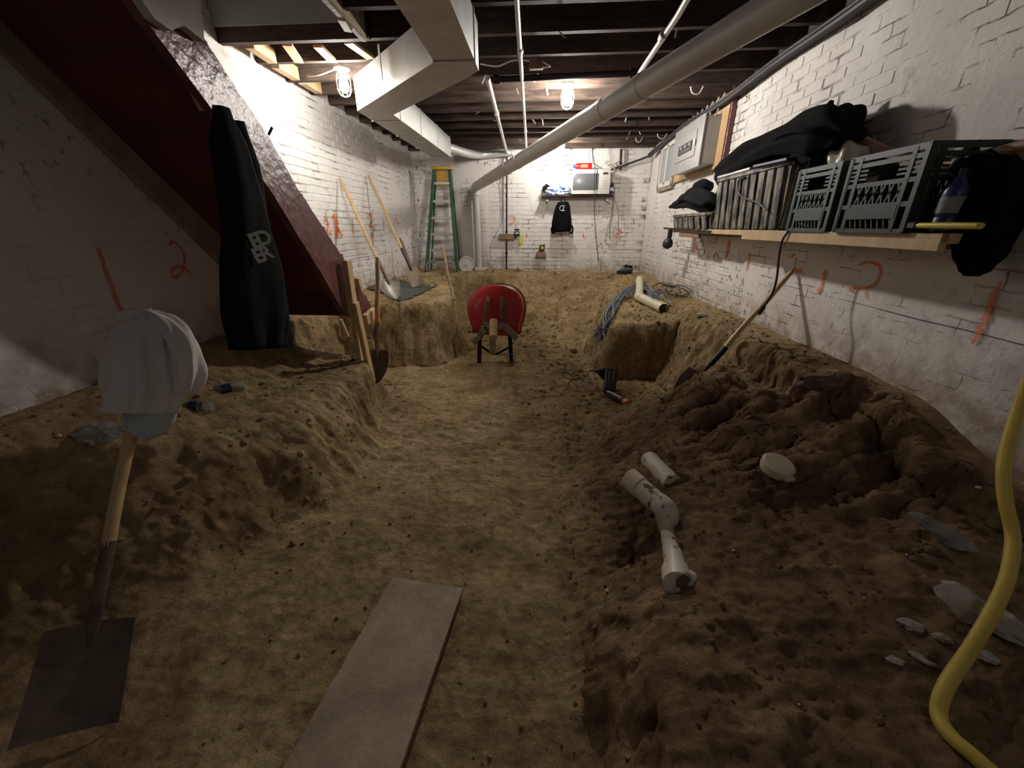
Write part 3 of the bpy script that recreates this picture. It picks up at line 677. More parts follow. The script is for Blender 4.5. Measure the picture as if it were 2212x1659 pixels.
post('wood_wedge', 'split timber wedge behind the taller prop', a, b, .10, .03, 'scrap', m_='newwood')
a = atZ(795, 660, .72); b = atZ(812, 690, .60)
# root in the cut earth under the stairs
pts = curve_pts([atY(660, 722, 4.12), atY(680, 716, 4.1), atY(705, 718, 4.08), atY(735, 726, 4.08), atY(765, 727, 4.06), atY(800, 730, 4.0)], 5)
mb = MB(); mb.tube(pts, .011, 6); tag(mb.build('root', 'joist'), 'dark tree root crossing the cut earth under the stairs', 'root')

# ------------------------------------------------------------------ DUCTWORK
du = thing('air_duct', 'galvanised sheet metal duct with two bends hung from the joists', 'duct', (-1.0, 3.5, 2.45))
zb, zt = 2.45, 2.70
A0l, A0r = atZ(852, 0, zb), atZ(982, 0, zb); Al, Ar = atZ(938, 133, zb), atZ(1028, 137, zb)
Bl, Br, Bo = atZ(772, 240, zb), atZ(850, 248, zb), atZ(1010, 168, zb)
Cr, Cl = atZ(975, 340, zb), atZ(918, 336, zb)
Al0 = Vector((Al.x, .2, zb)); Ar0 = Vector((Ar.x, .2, zb))
def slab(name, pts, m_='galv', par=du, z0=zb, z1=zt):
    mb = MB(); mb.prism([(p.x, p.y) for p in pts], z1 - z0, Matrix.Translation((0, 0, z0))); return mb.build(name, m_, par, False)
slab('duct_run', [Al0, Ar0, Ar, Al])
slab('duct_elbow', [Al + Vector((0, .004, 0)), Ar + Vector((0, .004, 0)), Vector((Ar.x, Ar.y + .12, 0)), Bo])
slab('duct_offset', [Al + Vector((0, .006, 0)), Bo, Br, Bl])
C0l = Vector((Bl.x + .02, Bl.y + .02, 0)); C0r = Vector((Br.x, Br.y, 0))
slab('duct_elbow', [Bl, Br, Vector((Br.x, Br.y + .14, 0)), Vector((Bl.x + .0, Bl.y + .16, 0))])
Ce = Vector((Cr.x, Cr.y, 0)); Cel = Vector((Bl.x, Cr.y, 0))
slab('duct_run', [Vector((Bl.x, Bl.y + .164, 0)), Vector((Br.x, Br.y + .144, 0)), Ce, Cel])
for q in (.02, .33, .66, .98):     # drive cleats round the last run
    y = Br.y + .16 + (Ce.y - Br.y - .18) * q; x0, x1 = Bl.x, Br.x + (Ce.x - Br.x) * q
    mb = MB(); mb.box(((x0 + x1) / 2, y, (zb + zt) / 2), (x1 - x0 + .012, .022, zt - zb + .012)); mb.build('seam_band', 'galv', du, False)
mb = MB(); mb.box(((Al.x + Ar.x) / 2, Al.y + .0, (zb + zt) / 2), (Ar.x - Al.x + .012, .02, zt - zb + .012)); mb.build('seam_band', 'galv', du, False)
m_ = (Al * .45 + Bl * .55) + Vector((-.012, -.012, 0)); mb = MB(); mb.box((m_.x, m_.y, (zb + zt) / 2 + .06), (.03, .006, .22), (0, 0, math.atan2(Bl.y - Al.y, Bl.x - Al.x))); mb.build('hanger_strap', 'galv', du, False)
# flexible foil hose along the top of the back wall
pts = curve_pts([(Ce.x - .05, Ce.y, 2.58), (-1.25, 7.2, 2.60), (-1.1, 7.75, 2.66), (-.75, 7.86, 2.70), (-.55, 7.88, 2.70)], 14)
mb = MB(); mb.sweep(pts, [.06 + .006 * (i % 2) for i in range(len(pts))], 12); tag(mb.build('flexible_duct', 'galv'), 'crumpled foil hose running on from the duct end to the back wall', 'duct')

# ------------------------------------------------------------------ PIPES
E0 = atY(1027, 404, 7.86); N0 = Vector((1.30, 1.15, 2.52)); 
q = ray(1660, 25); N1 = EYEV + q * (1.81 / (q.y * ca * cp + 0)) 
N1 = EYEV + ray(1663, 22) * 1.83
d_ = (N1 - E0).normalized(); N2 = N1 + d_ * 1.3
dp = thing('drain_pipe', 'large grey painted drain pipe slanting under the joists to the back wall', 'pipe', (E0.x, E0.y, .7))
mb = MB(); mb.tube([E0 + d_ * .10, N2], .080, 28); mb.build('pipe_run', 'pvcg', dp)
bx, by, bz = E0
zb_ = gz(bx, by)
mb = MB(); mb.tube(curve_pts([E0 + d_ * .12, E0 + d_ * .04, E0 + Vector((0, 0, -.05)), E0 + Vector((0, 0, -.14))], 6), .078, 24); mb.build('elbow', 'pvcg', dp)
mb = MB(); mb.tube([E0 + Vector((0, 0, -.12)), Vector((bx + .02, by, zb_ + .05))], .062, 24); mb.build('downpipe', 'pvcg', dp)
mb = MB(); mb.box((bx + .06, by - .05, zb_ + .02), (.22, .12, .055), None, .01); mb.build('base_fitting', 'white', dp)
for (x, y) in ((1383, 187), (1303, 236), (1118, 346), (1095, 362)):
    # nearest point of the run to the sight line
    r_ = ray(x, y).normalized(); w0 = E0 - EYEV; b_ = d_.dot(r_); t = (b_ * r_.dot(w0) - d_.dot(w0)) / (1 - b_ * b_); c = E0 + d_ * t
    mb = MB(); mb.tube([c - d_ * .05, c + d_ * .05], .0845, 28); mb.build('coupling', 'pvcg', dp)
def pipe(name, label, pts, r, m_, cat='pipe', joints=()):
    t = thing(name, label, cat, pts[-1]); mb = MB(); mb.tube(pts, r, 12); mb.build('pipe', m_, t)
    for a in joints:
        mb = MB(); p = lerp(pts[0], pts[-1], a); e = (Vector(pts[-1]) - Vector(pts[0])).normalized(); mb.tube([p - e * .03, p + e * .03], r * 1.4, 12); mb.build('coupling', m_, t)
    return t
pipe('conduit', 'thin pale conduit running straight to the back wall left of middle bulb', [atZ(1113, -60, 2.70), atZ(1120, 60, 2.70), atZ(1137, 318, 2.70)], .017, 'copper', joints=(.2, .75))
pipe('conduit', 'pale pipe slanting down to the back wall from the iron cross pipe', [atZ(1053, 168, 2.68), atY(1095, 330, 7.85)], .022, 'copper', joints=(.3,))
pipe('conduit', 'short pale pipe coming down to meet the big grey drain pipe', [atZ(1500, -30, 2.70), atZ(1465, 32, 2.70), atZ(1380, 160, 2.70)], .020, 'copper', joints=(.45,))
pipe('gas_pipe', 'black iron pipe crossing under the joists in front of middle bulb', [atZ(1058, 172, 2.71), atZ(1378, 158, 2.71)], .024, 'iron', joints=(.05, .97))
pipe('vent_pipe', 'thin dark pipe standing against the back wall beside the grey downpipe', [atY(1095, 328, 7.93), atY(1094, 582, 7.93)], .014, 'iron', joints=(.66, .85))
pipe('stub_pipe', 'short black iron pipe stub hanging over the microwave', [atY(1342, 322, 7.92), atY(1340, 366, 7.92)], .022, 'iron')
bd = thing('cable_bundle', 'thick dark bundle of cables along the top of the right wall', 'cables', (1.7, 4, 2.65))
for k in range(4):
    dx, dz = (k % 2) * .03 - .02, (k // 2) * .03
    pts = curve_pts([(XR - .10 + dx, .9, 2.70 + dz), (XR - .10 + dx, 2.2, 2.70 + dz), atZ(1890, 0, 2.66) * 0 + Vector((XR - .09 + dx, 3.1, 2.68 + dz)), (XR - .07 + dx, 4.0, 2.70 + dz), (XR - .09 + dx, 5.0, 2.66 + dz), (XR - .08 + dx, 6.0, 2.70 + dz), (XR - .09 + dx, 7.0, 2.66 + dz), (XR - .12 + dx, 7.75, 2.60 + dz)], 5)
    mb = MB(); mb.tube(pts, .020 - .003 * (k % 3), 8); mb.build('cable', 'cable', bd)
pts = curve_pts([(XR - .1, 7.8, 2.62), (1.6, 7.9, 2.56), (1.35, 7.92, 2.48), (1.15, 7.92, 2.42)], 6)
mb = MB(); mb.tube(pts, .016, 8); mb.build('cable', 'cable', bd)
# pipe valve cluster on the back wall
vc = thing('wire_tangle', 'tangle of capped pale wires on the back wall above the microwave', 'wires', atY(1325, 357, 7.92))
for k in range(9):
    c = atY(1325 + random.uniform(-7, 7), 355 + random.uniform(-4, 6), 7.9)
    pts = curve_pts([c, c + Vector((random.uniform(-.1, .1), -.03, random.uniform(-.06, .08))), c + Vector((random.uniform(-.1, .1), -.05, random.uniform(-.08, .08)))], 5)
    mb = MB(); mb.tube(pts, .005, 5); mb.build('wire', 'whitew' if k % 3 else 'brickred', vc)

# ------------------------------------------------------------------ CAGED BULBS
def bulb(px, py, zc, label, rot, baseY=None, sc=1.0):
    p = atZ(px, py, zc) if baseY is None else atY(px, py, baseY)
    t = thing('caged_bulb', label, 'lamp', p, 'bare caged bulbs on the joists')
    mb = MB(); mb.lathe([(.062, 0), (.066, -.012), (.040, -.022), (.030, -.032)], Matrix.Translation(p)); mb.build('lamp_base', 'fixture', t)
    mb = MB(); mb.lathe([(.020, -.030), (.022, -.055), (.030, -.08), (.038, -.11), (.040, -.135), (.034, -.160), (.020, -.176), (.004, -.181)], Matrix.Translation(p)); g_ = mb.build('bulb_globe', rot, t)
    mb = MB()
    for k in range(8):
        a = k * math.pi / 4; c, s = math.cos(a), math.sin(a)
        mb.tube([p + Vector((c * r, s * r, z)) for r, z in ((.036, -.03), (.054, -.06), (.062, -.11), (.058, -.16), (.038, -.198), (.012, -.208))], .0022, 4, caps=False)
    for r, z in ((.055, -.065), (.060, -.15), (.014, -.208)):
        mb.tube([p + Vector((math.cos(a) * r, math.sin(a) * r, z)) for a in [i * math.pi / 8 for i in range(16)]], .0022, 4, closed=True)
    mb.build('wire_cage', 'cage', t)
    t['label'] = label
    return t
bulb(738, 146, 2.755, 'glowing caged bulb beside the left wall and the duct', 'bulb_side')
bulb(1227, 180, 2.755, 'glowing caged bulb in the middle of the joists', 'bulb')
bulb(1212, 296, 2.755, 'glowing caged bulb farthest back, above the microwave', 'bulb_back', baseY=7.15)
for pts, lb in (([atZ(550 + 115, 165, 2.74), atZ(690, 162, 2.72), atZ(722, 150, 2.75)], 'white wire feeding the caged bulb beside the left wall'),
                ([atZ(1038, 138, 2.74), atZ(1075, 143, 2.71), atZ(1110, 130, 2.74), atZ(1150, 132, 2.74)], 'sagging pale wire from the duct to the junction box'),
                ([atZ(1170, 132, 2.74), atZ(1188, 143, 2.70), atZ(1172, 147, 2.70)], 'looped white wire at the right of the junction box')):
    mb = MB(); mb.tube(curve_pts(pts, 6), .006, 6); tag(mb.build('wire', 'whitew'), lb, 'wire', 'loose wires on the ceiling')
for (x, y, r) in [(1495, 268, .05), (1430, 292, .07), (1505, 192, .06), (1380, 300, .05)]:
    p = atZ(x, y, 2.74); mb = MB(); mb.tube(curve_pts([p + Vector((-r, 0, .02)), p + Vector((-r * .6, 0, -.03)), p + Vector((r * .4, 0, -.04)), p + Vector((r, 0, .02))], 5), .007, 6)
    tag(mb.build('wire_loop', 'whitew'), {1495: 'white wire loop under joists left of the cable bundle', 1430: 'white wire loop low over the window', 1505: 'pale hook of wire beside the big grey pipe', 1380: 'small wire loop near the back right of the ceiling'}[x], 'wire', 'loose wires on the ceiling')

# ------------------------------------------------------------------ SHOVELS AND HANDLES
def shovel(name, label, tip, top, face, kind='round', hm='handle', sm='steeldirt', bm_='steel', bl=.29, bw=.22, hr=.019, sock=.26, band=None, cat='shovel'):
    tip, top = Vector(tip), Vector(top); L_ = (top - tip).length
    T = zframe(tip, top - tip, face); t = thing(name, label, cat, tip)
    hw = bw / 2
    def fn(u, v):
        x = (u * 2 - 1); z = v * bl
        if kind == 'round': wd = hw * (math.sin(min(1, v * 1.35 + .02) * math.pi / 2) ** .7) * (1 - .06 * max(0, v - .8) * 5)
        else: wd = hw * (1 - .08 * v)
        y = -.045 * (1 - x * x) * (.35 + .65 * v) + .03 * (1 - v) ** 2
        return (x * wd, y, z)
    mb = MB(); mb.grid(fn, 14, 14, .003, T); mb.build('blade', bm_, t)
    mb = MB(); n = 7; pts = [T @ Vector((0, -.045 + .032 * min(1, i / 3) ** 1, bl * .72 + i * (sock + bl * .28) / 6)) for i in range(n)]
    mb.sweep(pts, [.011, .016, .019, .020, .0205, .021, .021], 12); mb.build('socket', sm, t)
    z0 = bl + sock - .03; mb = MB(); k = 8
    mb.sweep([T @ Vector((.003 * math.sin(i), -.013 + .013 * min(1, i / 3), z0 + (L_ - z0) * i / k)) for i in range(k + 1)], [hr] * k + [hr * .75], 12); mb.build('handle', hm, t)
    if band:
        mb = MB(); mb.tube([T @ Vector((0, -.012, z0 + band[0])), T @ Vector((0, -.010, z0 + band[1]))], hr + .002, 12); mb.build('handle_band', band[2], t)
    return t
zt_ = gz(-1.75, 5.0)
tip = onG(858, 656); top = atX(735, 386, XL + .045)
shovel('shovel', 'round shovel with shiny blade on the black mat, leaning on the left wall', tip + Vector((0, 0, .035)), top, (.3, -1, .5), 'round', bm_='steel', bl=.29)
tip = onG(905, 622); top = atX(796, 379, XL + .05)
shovel('flat_spade', 'long flat spade with black socket leaning on the left wall', tip + Vector((0, 0, .03)), top, (.3, -1, .5), 'square', sm='blackp', bm_='oldwood', bl=.30, bw=.19)
def stick(name, label, a, b, r, m_, cat='handle'):
    a, b = Vector(a), Vector(b); mb = MB(); k = 8
    mb.sweep([lerp(a, b, i / k) + Vector((.004 * math.sin(i * 1.3), 0, 0)) for i in range(k + 1)], [r] * k + [r * .8], 12); return tag(mb.build(name, m_), label, cat)
tip = onG(905, 612); stick('tool_handle', 'reddish brown tool handle right of the flat spade', tip, atY(864, 514, tip.y + .35), .018, 'handledark')
tip = onG(979, 648); stick('tool_handle', 'dark stick leaning in front of the step ladder', tip, atY(956, 536, tip.y + .55), .018, 'handledark')
tip = Vector((-1.62, 3.66, 0)); tip = onG(813, 828); tip.z = gz(tip.x, tip.y)
top = atY(816, 556, tip.y + .22)
shovel('shovel', 'round digging shovel standing upright against the cut earth by the props', tip, top, (.2, -1, .15), 'round', sm='steel', bm_='steeldirt', bl=.30, bw=.21, band=(.02, .15, 'orange'), hm='handle')
tip = onG(1462, 856); tip.z -= .05; top = atX(1712, 586, XR - .045)
shovel('shovel', 'shovel with black socket leaning on the right wall, blade buried in soil', tip, top, (-.5, -.6, .7), 'round', sm='iron', bm_='steeldirt', hm='handle')
tip = atZ(135, 1600, .02); tip = Vector((tip.x, tip.y, gz(tip.x, tip.y) + .03)); top = Vector((-2.02, 1.72, 1.13))
top = EYEV + ray(330, 705) * 1.62
tip = EYEV + ray(150, 1580) * 1.24
sp7 = shovel('flat_spade', 'square spade standing front left with clothes hung over its handle', tip, top, (.55, -.6, .5), 'square', sm='steeldirt', bm_='steeldirt', bl=.30, bw=.24, hr=.02, sock=.26)

# ------------------------------------------------------------------ cloth over the spade
def cloth(name, path, radii, m_, parent=None, fold=.12, nf=7, seed=1, n=48, up=(0, 1, 0), rows=26, open_=True, label=None):
    P_ = [Vector(p) for p in path]; pts = []; rr = []
    K = len(P_) - 1
    cp_ = curve_pts(P_, max(2, rows // K)); m = len(cp_)
    for i in range(m):
        t = i / (m - 1) * K; a = min(int(t), K - 1); f = t - a; f = f * f * (3 - 2 * f)
        rr.append((radii[a][0] * (1 - f) + radii[a + 1][0] * f, radii[a][1] * (1 - f) + radii[a + 1][1] * f))
    def fd(t, a):
        v = mnoise.noise(Vector((math.cos(a) * nf * .35, math.sin(a) * nf * .35, t * 1.6 + seed * 5.1)))
        w_ = math.sin(a * nf + 2.2 * mnoise.noise(Vector((seed, t * 2, a * .4))) * 2 + t * 1.5)
        return (v * 1.1 + w_ * .55) * fold * (.6 + 1.1 * t)
    mb = MB(); mb.sweep(cp_, rr, n, up, fd, True); return mb.build(name, m_, parent, True, 1.6, label)
tp = top
def Q(x, y, d): return EYEV + ray(x, y) * d
sh = thing('shirt', 'pale pinkish long sleeved shirt draped over the front left spade handle', 'shirt', Q(330, 900, 1.86))
cloth('shirt_body', [Q(318, 680, 1.60), Q(312, 715, 1.58), Q(306, 790, 1.54), Q(304, 850, 1.52), Q(304, 890, 1.52)], [(.05, .03), (.115, .06), (.125, .075), (.13, .075), (.125, .075)], 'shirt', sh, .22, 6, 2)
cloth('sleeve', [Q(330, 684, 1.60), Q(368, 708, 1.56), Q(396, 745, 1.54), Q(406, 800, 1.53), Q(400, 850, 1.53)], [(.03, .03), (.045, .04), (.048, .045), (.042, .045), (.028, .03)], 'shirt', sh, .25, 5, 4)
cloth('collar', [Q(258, 688, 1.64), Q(290, 684, 1.62), Q(330, 688, 1.60)], [(.025, .02), (.03, .025), (.03, .025)], 'shirt', sh, .2, 3, 9, rows=12)
gs = cloth('grey_shirt', [Q(315, 830, 1.56), Q(325, 870, 1.55), Q(328, 902, 1.53), Q(292, 938, 1.50)], [(.08, .04), (.12, .06), (.105, .055), (.05, .04)], 'greycloth', None, .12, 5, 6)
tag(gs, 'grey shirt hanging out below the pale shirt on the spade', 'shirt')
hk = curve_pts([Q(292, 700, 1.62), Q(258, 715, 1.63), Q(226, 730, 1.64), Q(214, 765, 1.64), Q(228, 788, 1.62), Q(258, 780, 1.60)], 8)
mb = MB(); mb.sweep(hk, [(.02, .009)] * len(hk), 8); mb.build('sleeve_cuff', 'shirt', sh)

# dark quilted jacket hung from the stringer
jk = thing('hanging_jacket', 'long charcoal jacket with pale letters hanging from the red stringer', 'jacket', Q(575, 760, 2.6))
def JX(x, y): return atX(x, y, SX1 + .10)
cloth('jacket_body', [JX(478, 232), JX(500, 330), JX(530, 470), JX(552, 590), JX(560, 680), JX(566, 752)], [(.03, .04), (.06, .10), (.075, .13), (.085, .19), (.085, .20), (.07, .17)], 'charcoal', jk, .16, 6, 12, up=(0, 1, 0))
cloth('sleeve', [JX(512, 262), JX(540, 380), JX(556, 500), JX(585, 600), JX(600, 690), JX(600, 738)], [(.03, .03), (.05, .055), (.055, .065), (.055, .07), (.055, .07), (.04, .06)], 'charcoal', jk, .10, 4, 15)
cloth('sleeve', [JX(488, 300), JX(500, 400), JX(512, 520), JX(525, 620), JX(538, 735)], [(.03, .03), (.05, .05), (.055, .06), (.05, .06), (.045, .05)], 'charcoal', jk, .10, 4, 18)
T0 = None
for ch, x, y, mm, szz in (('E', 552, 522, 'logo', .092), ('D', 570, 515, 'logog', .09), ('E', 559, 553, 'logo', .09), ('R', 575, 547, 'logo', .082)):
    vs, fs = text_polys(ch, szz); p = atX(x, y, SX1 + .215)
    zf = (EYEV - p).normalized(); upv = Vector((0, 0, 1)); xr = upv.cross(zf).normalized(); yu = zf.cross(xr); R_ = Matrix((xr, yu, zf)).transposed().to_4x4() @ Matrix.Rotation(.26, 4, 'Z'); R_.translation = p
    mb = MB(); mb.add(vs, fs, R_); mb.build('letter', mm, jk, False)

# ------------------------------------------------------------------ bottles on the left mound
def bottle(label, p, yaw, tilt=math.pi / 2, L_=.21, r=.033, m_='clear', cap='white', name='water_bottle', lab='bottleblue', group='plastic bottles on the left mound'):
    T = Matrix.Translation(p) @ Matrix.Rotation(yaw, 4, 'Z') @ Matrix.Rotation(tilt, 4, 'Y'); t = thing(name, label, 'bottle', p, group)
    mb = MB(); s = L_ / .21; mb.lathe([(r * .8, 0), (r, .008 * s), (r, .05 * s), (r * .93, .055 * s), (r, .062 * s), (r, .13 * s), (r * .9, .15 * s), (r * .45, .18 * s), (.012, .19 * s), (.012, .2 * s)], T, 20); mb.build('bottle_body', m_, t)
    mb = MB(); mb.lathe([(.0145, .195 * s), (.0145, .213 * s)], T, 14); mb.build('bottle_cap', cap, t)
    mb = MB(); mb.lathe([(r * 1.015, .068 * s), (r * 1.015, .122 * s)], T, 20, False); mb.build('bottle_label', lab, t)
    return t
for x, y, yw, lb in ((462, 890, .1, 'clear bottle with white cap lying right of the draped spade'), (530, 843, .8, 'clear bottle standing out farthest right on the left mound'), (435, 846, .5, 'small clear bottle lying behind the shirt sleeve')):
    p = onG(x, y); bottle(lb, p + Vector((0, 0, .035)), yw + math.pi)
p = onG(222, 952); mb = MB(); mb.lump(p + Vector((0, 0, .04)), (.17, .12, .08), 5, .5, 4, 3); o = tag(mb.build('crumpled_bottle', 'clear'), 'crumpled clear plastic bottle left of the spade handle', 'bottle', 'plastic bottles on the left mound')

# ------------------------------------------------------------------ black mat
c = [onG(778, 618), onG(868, 662), onG(946, 618), onG(860, 606)]
cz = max(q.z for q in c)
def fn(u, v):
    a = lerp(c[0], c[3], u); b = lerp(c[1], c[2], u); p = lerp(a, b, v)
    return (max(p.x, XL + .05), p.y, max(gz(p.x, p.y) + .012, cz * .6 + p.z * .4 + .02 * math.sin(u * 5) * math.sin(v * 4)))
mb = MB(); mb.grid(fn, 16, 16, .006); tag(mb.build('rubber_mat', 'grayblack'), 'black rubber mat spread on the earth block under the shovels', 'mat')

# ------------------------------------------------------------------ STEP LADDER
def ladder():
    Yt, zt2 = 7.72, atY(955, 366, 7.72).z; Yb = 7.50; base = gz(-1.85, 7.5)
    tl, tr_ = atY(938, 366, Yt), atY(972, 366, Yt); bl_, br = atY(921, 582, Yb), atY(987, 582, Yb)
    zb2 = gz((bl_.x + br.x) / 2, Yb) + .0
    bl_.z = br.z = zb2
    t = thing('step_ladder', 'green fibreglass step ladder with yellow top against the back wall', 'ladder', (bl_ + br) / 2)
    for a, b in ((tl, bl_), (tr_, br)):
        mb = MB(); mb.bar(b, a, .05, .075, (0, 1, 0), .003); mb.build('rail', 'ladder', t)
        mb = MB(); b2 = Vector((b.x, b.y + .34, gz(b.x, b.y + .34))); mb.bar(b2, a + Vector((0, .10, -.05)), .025, .04, (0, 1, 0), .003); mb.build('rear_rail', 'ladder', t)
    for k in range(6):
        f = (k + .55) / 6.3 if k < 5 else .93
        f = [.13 + .0, .30, .46, .62, .78, .905][k]
        f = 1 - f; p0, p1 = lerp(tl, bl_, 1 - f), lerp(tr_, br, 1 - f)
        mb = MB(); m_ = (p0 + p1) / 2; mb.box(m_ + Vector((0, .02, 0)), ((p1 - p0).length - .02, .085, .045), None, .003); mb.build('step', 'alu', t)
    for a, s in ((bl_, 1), (br, -1)):
        mb = MB(); mb.tube(curve_pts([a + Vector((s * .02, -.045, .02)), a + Vector((s * .05, -.045, .15)), a + Vector((s * .17, -.045, .20))], 6), .016, 8); mb.build('foot_brace', 'alu', t)
    m_ = (tl + tr_) / 2; mb = MB(); mb.box(m_ + Vector((0, .04, .02)), (.37, .20, .05), None, .012, 2); mb.build('top_cap', 'yellow', t)
    mb = MB(); mb.box(m_ + Vector((0, -.005, -.15)), (.24, .02, .25), None, .012, 2); mb.build('top_plate', 'yellow', t)
ladder()
p = atY(1008, 571, 7.72); mb = MB(); T = Matrix.Translation(p) @ Matrix.Rotation(math.pi / 2 - .15, 4, 'X')
t = thing('bucket_lid', 'round white bucket lid leaning by the foot of the downpipe', 'lid', p - Vector((0, 0, .14)))
mb.lathe([(.145, 0), (.15, .008), (.148, .02), (.135, .022), (.13, .012), (.04, .012), (.038, .018), (.0, .018)], T, 32, False); mb.lathe([(.0, 0), (.145, 0)], T, 32, False); mb.build('lid_disc', 'white', t)
mb = MB(); mb.lathe([(.022, .018), (.022, .026), (0, .026)], T, 16, False); mb.build('lid_boss', 'white', t)

# ------------------------------------------------------------------ WHEELBARROW tipped forward
wbq = thing('wheelbarrow', 'red wheelbarrow tipped on its nose in the middle of the dig', 'wheelbarrow', (-.52, 4.5, .05))
YT = 4.72; c0 = atY(1074, 665, YT); zl = gz(-.5, 4.4)
ol = [(1074, 614), (1048, 618), (1025, 632), (1013, 655), (1015, 680), (1024, 705), (1032, 716), (1115, 720), (1126, 700), (1133, 678), (1133, 652), (1122, 631), (1100, 618)]
P_ = curve_pts([atY(x, y, YT) for x, y in ol + [ol[0]]], 4)[:-1]; cen = sum(P_, Vector()) / len(P_)
vs = []; fs = []; n = len(P_); rings = [(1.03, 0), (1.0, -.008), (.97, -.03), (.93, -.11), (.89, -.15), (.82, -.163), (.4, -.168)]
for s_, dy in rings:
    for q in P_: vs.append(cen + (q - cen) * s_ + Vector((0, dy + .0, 0)))
for i in range(len(rings) - 1):
    for j in range(n): fs.append((i * n + j, i * n + (j + 1) % n, (i + 1) * n + (j + 1) % n, (i + 1) * n + j))
vs.append(cen + Vector((0, -.168, 0))); L0 = (len(rings) - 1) * n
for j in range(n): fs.append((L0 + j, L0 + (j + 1) % n, len(vs) - 1))
# lean the tray back a little
mb = MB(); Tl = Matrix.Translation(cen) @ Matrix.Rotation(-.22, 4, 'X') @ Matrix.Translation(-cen); mb.add(vs, fs, Tl)
tray = mb.build('tray', 'barrow', wbq, True, 1.0); sm_ = tray.modifiers.new('thick', 'SOLIDIFY'); sm_.thickness = .004; sm_.offset = 0
rim = [Tl @ (cen + (q - cen) * 1.03) for q in P_]; mb = MB(); mb.tube(rim, .007, 6, closed=True); mb.build('rim', 'steel', wbq)
def yz(x, y, Y): return atY(x, y, Y)
for pts in ([yz(1053, 640, 4.56), yz(1053, 652, 4.50), yz(1047, 700, 4.46)], [yz(1084, 640, 4.56), yz(1086, 652, 4.50), yz(1087, 702, 4.46)]):
    mb = MB(); mb.sweep(pts, [(.020, .012), (.030, .014), (.030, .014)], 8); mb.build('tray_strut', 'steeldirt', wbq)
for (xa, xb) in ((1037, 1035), (1101, 1105)):
    a = yz(xa, 716, 4.34); b = Vector((atY(xb, 780, 4.36).x, 4.36, gz(atY(xb, 780, 4.36).x, 4.36)))
    mb = MB(); mb.bar(b, a, .045, .040, (0, 1, 0), .004); mb.build('leg', 'iron', wbq)
mb = MB()
for a, b in (((1040, 722), (1046, 704)), ((1046, 704), (1090, 704)), ((1090, 704), (1117, 732)), ((1040, 722), (1022, 740))):
    mb.bar(yz(*a, 4.33), yz(*b, 4.33), .070, .03, (0, 1, 0), .003)
mb.build('crossbar', 'steel', wbq)
for a, b in (((1040, 748), (1062, 764)), ((1104, 748), (1074, 764)), ((1062, 764), (1076, 764))):
    mb = MB(); mb.bar(yz(*a, 4.38), yz(*b, 4.40), .022, .012, (0, 1, 0)); mb.build('brace', 'iron', wbq)
mb = MB(); mb.tube([yz(1066, 692, 4.34), yz(1066, 728, 4.20)], .045, 18); mb.build('handle', 'handle', wbq)
mb = MB(); mb.bar(yz(1064, 712, 4.28), yz(1064, 764, 4.30), .075, .03, (0, 1, 0), .004); mb.build('handle_shank', 'oldwood', wbq)
p = yz(1104, 774, 4.30); mb = MB(); mb.tube([p + Vector((math.cos(a) * .048, 0, math.sin(a) * .048)) for a in [i * math.pi / 8 for i in range(16)]], .006, 6, closed=True); mb.build('ring', 'steel', wbq)

# trowel blade stuck in the soil left of the barrow
p = onG(1001, 712); mb = MB(); mb.sweep([p, p + Vector((-.03, .02, .08)), p + Vector((-.07, .03, .17))], [(.004, .004), (.02, .008), (.006, .005)], 8); tag(mb.build('trowel', 'iron'), 'small black trowel stuck in soil left of the wheelbarrow', 'trowel')

# ------------------------------------------------------------------ BACK WALL SHELF
zsf = atY(1250, 422, 7.80).z
sA, sB = atY(1170, 422, 7.76), atY(1326, 424, 7.76)
t = thing('wall_shelf', 'dark board shelf on the back wall carrying the microwave', 'shelf', ((sA.x + sB.x) / 2, 7.87, zsf))
mb = MB(); mb.box(((sA.x + sB.x) / 2, 7.86, zsf - .012), (sB.x - sA.x, .24, .022), None, .003); mb.build('shelf_board', 'joist', t)
for x in (sA.x + .1, sB.x - .1):
    mb = MB(); mb.box((x, 7.87, zsf - .08), (.03, .22, .02)); mb.box((x, 7.97, zsf - .13), (.03, .02, .22)); mb.build('bracket', 'plaster', t, False)
mc, mr_ = atY(1234, 417, 7.70), atY(1316, 419, 7.70); mt = atY(1275, 367, 7.70).z
t = thing('microwave', 'cream microwave oven on the back wall shelf', 'microwave', ((mc.x + mr_.x) / 2, 7.83, zsf))
cx, wd, hh = (mc.x + mr_.x) / 2, mr_.x - mc.x, mt - zsf
mb = MB(); mb.box((cx, 7.845, zsf + .012 + hh / 2), (wd, .29, hh), None, .012, 2); mb.build('body', 'microw', t)
mb = MB(); mb.box((cx - wd * .14, 7.697, zsf + .012 + hh / 2), (wd * .66, .012, hh * .66), None, .005, 2); mb.build('door_window', 'mwin', t)
mb = MB(); mb.box((cx + wd * .36, 7.696, zsf + .012 + hh * .83), (wd * .12, .01, hh * .07)); mb.build('display', 'blackp', t, False)
for r in range(4):
    for c_ in range(3):
        mb = MB(); mb.box((cx + wd * (.32 + .04 * c_), 7.697, zsf + .012 + hh * (.28 + .09 * r)), (.02, .01, .018)); mb.build('button', 'plaster', t, False)
for k in (-1, 1): 
    mb = MB(); mb.box((cx + k * wd * .4, 7.8, zsf + .006), (.03, .03, .012)); mb.build('foot', 'blackp', t, False)
p = Vector((cx - wd * .28, 7.80, mt + .012 + .055)); t = thing('jug', 'red plastic jug with blue cap lying on top of the microwave', 'jug', p)
